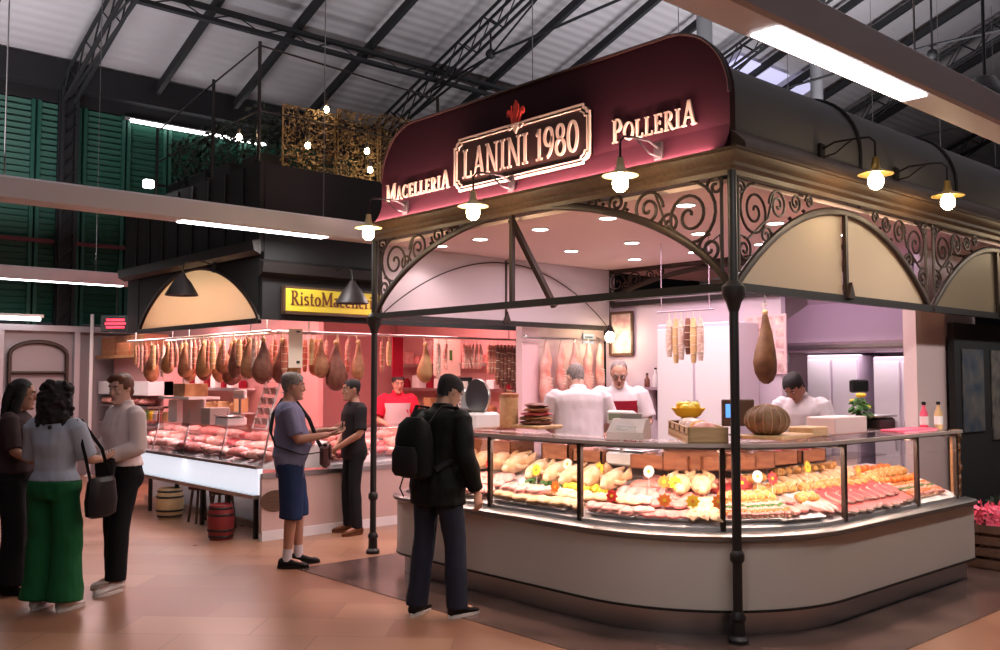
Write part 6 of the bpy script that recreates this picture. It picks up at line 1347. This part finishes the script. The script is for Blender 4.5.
# ------------------------------------------------------------------ bags and things held (things of their own)
def framed(face, loc): return Matrix.Translation((loc[0], loc[1], 0)) @ Matrix.Rotation(math.atan2(-face[0], face[1]), 4, 'Z')
bp = thing('backpack', 'soft black backpack on the back of the man in black jacket', 'backpack', (0, 0, 0)); bp.matrix_world = framed(dirv(38), (-1.0, 1.80))
mb = MB(); mb.loft([[Vector((-.03+math.copysign(abs(math.cos(2*PI*i/20))**.6, math.cos(2*PI*i/20))*w_, -.215+math.sin(2*PI*i/20)*d_, z)) for i in range(20)] for z, w_, d_ in ((.98, .10, .04), (1.0, .145, .075), (1.1, .16, .09), (1.25, .155, .085), (1.35, .13, .065), (1.4, .07, .03))]); mb.build('pack', M['jacket_black'], bp)
mb = MB(); mb.loft([[Vector((-.03+math.copysign(abs(math.cos(2*PI*i/16))**.6, math.cos(2*PI*i/16))*w_, -.31+math.sin(2*PI*i/16)*d_, z)) for i in range(16)] for z, w_, d_ in ((1.0, .09, .02), (1.03, .115, .035), (1.15, .115, .035), (1.2, .09, .02))]); mb.build('front_pocket', M['charcoal_cloth'], bp)
for s_ in (1, -1): mb = MB(); mb.tube([(-.03+s_*.09, -.16, 1.36), (s_*.12, -.09, 1.475), (s_*.135, .04, 1.46), (s_*.14, .14, 1.34), (s_*.16, .12, 1.2), (s_*.17, -.05, 1.1), (s_*.12, -.16, 1.04)], [(.022, .008)]*7, 8); mb.build('strap', M['charcoal_cloth'], bp)
mb = MB(); mb.tube([(-.14, -.2, .99), (-.16, -.22, .9), (-.14, -.2, .84)], .006, 5); mb.build('loose_strap', M['charcoal_cloth'], bp)
cb = thing('crossbody_bag', 'dark brown crossbody bag worn by the man in slate blue tee', 'bag', (0, 0, 0)); cb.matrix_world = framed(dirv(78), (-.9, 4.05))
mb = MB(); mb.bbox((.10, .30, .98), (.24, .09, .2), .03); mb.build('pouch', M['bag_brown'], cb); mb = MB(); mb.bbox((.10, .345, 1.02), (.23, .025, .12), .01); mb.build('flap', M['bag_brown'], cb)
mb = MB(); mb.tube([(.2, .27, 1.02), (.22, .1, 1.0), (.19, -.13, 1.08), (.08, -.175, 1.2), (-.06, -.16, 1.34), (-.14, -.08, 1.475), (-.13, .05, 1.45), (-.05, .16, 1.3), (.04, .24, 1.1), (.06, .27, 1.05)], [(.018, .006)]*10, 8); mb.build('strap', M['black_leather'], cb)
hb_ = thing('shoulder_bag', 'black shoulder bag hanging between the woman in green trousers and the woman in pale blouse', 'bag', (0, 0, 0)); hb_.matrix_world = framed(dirv(12), (-2.97, 3.80))
mb = MB(); mb.loft([[Vector((.315+math.cos(2*PI*i/18)*w_, .1+math.sin(2*PI*i/18)*d_, z)) for i in range(18)] for z, d_, w_ in ((.66, .1, .035), (.68, .16, .06), (.78, .17, .07), (.92, .15, .055), (.95, .14, .02))]); mb.build('body', M['black_leather'], hb_)
mb = MB(); mb.tube([(.315, -.03, .93), (.28, -.04, 1.1), (.19, -.03, 1.37), (.19, .02, 1.37), (.285, .14, 1.15), (.315, .2, .93)], [(.014, .005)]*6, 8); mb.build('strap', M['black_leather'], hb_)
ph = thing('phone', 'dark phone held up by the man in slate blue tee', 'phone', (0, 0, 0)); ph.matrix_world = framed(dirv(78), (-.9, 4.05)); mb = MB(); mb.bbox((0, .455, 1.24), (.15, .012, .075), .004); mb.build('case', M['black_plastic'], ph); mb = MB(); mb.box((0, .4475, 1.24), (.13, .002, .062)); mb.build('screen', M['lcd'], ph)
cl = thing('clutch_bag', 'dark folded coat over the arm of the woman in pale blouse', 'coat', (0, 0, 0)); cl.matrix_world = framed(dirv(-140), (-2.34, 4.17)); mb = MB(); mb.loft([[Vector((-.10+math.cos(2*PI*i/16)*w_, .2+math.sin(2*PI*i/16)*d_, z)) for i in range(16)] for z, w_, d_ in ((.82, .06, .03), (.84, .1, .05), (.98, .12, .06), (1.05, .11, .06), (1.075, .06, .03))]); o_ = mb.build('cloth', M['charcoal_cloth'], cl)
cl.name = 'folded_coat'
# ------------------------------------------------------------------ lights of the place and added lights
# strip lamps under the display's top shelf
for s in (.45, 1.0, 1.6, 2.3, 2.8, 3.3, 3.8, 4.4, 5.0, 5.6):
    p, n, t = cp(s, .12); area((p.x, p.y, 1.196), .5, 6.6, (1, .72, .58), (0, 0, t), .04)
    p2, n, t = cp(s, .75); 
# unseen strip lights added on the cornice to wash the burgundy sign
for l in (.6, 1.6, 2.6, 3.6):
    o = area((-.105, l, 3.165), 1.0, 20, (1, .55, .52), (0, rad(180-28), 0), .02)
    o.rotation_euler = (0, rad(180+20), 0); o.data.shape = 'RECTANGLE'; o.data.size = .02; o.data.size_y = 1.0
# unseen pinkish fill lights, facing down above the stall
area((1.6, 2.1, 2.9), 2.0, 60, (1, .76, .86), (0, 0, 0), 2.6)
area((4.0, 1.4, 2.9), 1.2, 9, (.95, .72, .90), (0, 0, 0), 1.6)
area((.9, 4.8, 2.62), .6, 6, (1, .6, .6), (0, 0, 0), .5)
# far stall meat lamps
for l in (5.9, 6.9, 7.9): area((.25, l, 2.8), .5, 34, (1, .50, .50), (0, 0, 0), .9)
area((.2, 10.2, 2.6), 2.0, 70, (1, .52, .52), (0, 0, 0), .5)
for r in (1.2, 2.4): area((r, 6.1, 2.8), .9, 38, (1, .46, .47), (0, 0, 0), .5)
for l in (6.2, 7.4, 8.6): area((NR+.2, l, 1.095), .08, 6, (1, .85, .88), (0, 0, 0), 1.1)
for r in (1.2, 2.4): area((r, NL+.16, 1.095), 1.1, 5, (1, .7, .65), (0, 0, 0), .1)
# area light just outside the rail of the far counter's white front
area((NR-.12, 7.2, .78), 3.4, 5, (.9, .95, 1), (0, rad(25), 0), .05)
area((.25, 7.0, 2.62), .5, 60, (1, .95, .88), (0, PI/2, 0), 2.8)
area((4.55, 1.5, 1.93), .5, 9, (1, .82, .92), (0, 0, 0), 1.4)  # light added under the hood to brighten the cabinets
area((.3, 12.1, 2.5), 1.5, 20, (1, .6, .5), (0, rad(40), 0), .6)
# upward area lights added above the suspended beams to brighten the roof
for r, l, p in ((-4.6, 4.85, 420), (-1.6, 11.5, 160), (-4.5, -1.26, 300), (9.5, -1.26, 380), (6.0, 4.85, 260), (11.5, 4.85, 420)):
    area((r, l, 3.42), 2.6, p, (.95, .93, 1), (PI, 0, 0), .15, rad(150))
W = bpy.data.worlds.new('World'); S.world = W; W.use_nodes = True
W.node_tree.nodes['Background'].inputs[0].default_value = (.55, .52, .58, 1); W.node_tree.nodes['Background'].inputs[1].default_value = .045
# ------------------------------------------------------------------ camera
cam = bpy.data.cameras.new('Camera'); co = bpy.data.objects.new('Camera', cam); COL.objects.link(co); S.camera = co
cam.sensor_width = 36; cam.lens = 36*941/1000; cam.clip_end = 200; cam.clip_start = .05
p_ = math.atan(52/941); yaw = math.atan2(.6702, .7422)
co.location = (-5.19, -3.50, 1.68); co.rotation_euler = (PI/2+p_, 0, -yaw)
S.view_settings.view_transform = 'Standard'; S.view_settings.look = 'None'; S.view_settings.gamma = 1; S.view_settings.use_curve_mapping = False; S.view_settings.exposure = 0
S.cycles.use_denoising = True; S.cycles.max_bounces = 8; S.cycles.transparent_max_bounces = 24; S.cycles.sample_clamp_indirect = 4; S.cycles.caustics_reflective = False; S.cycles.caustics_refractive = False
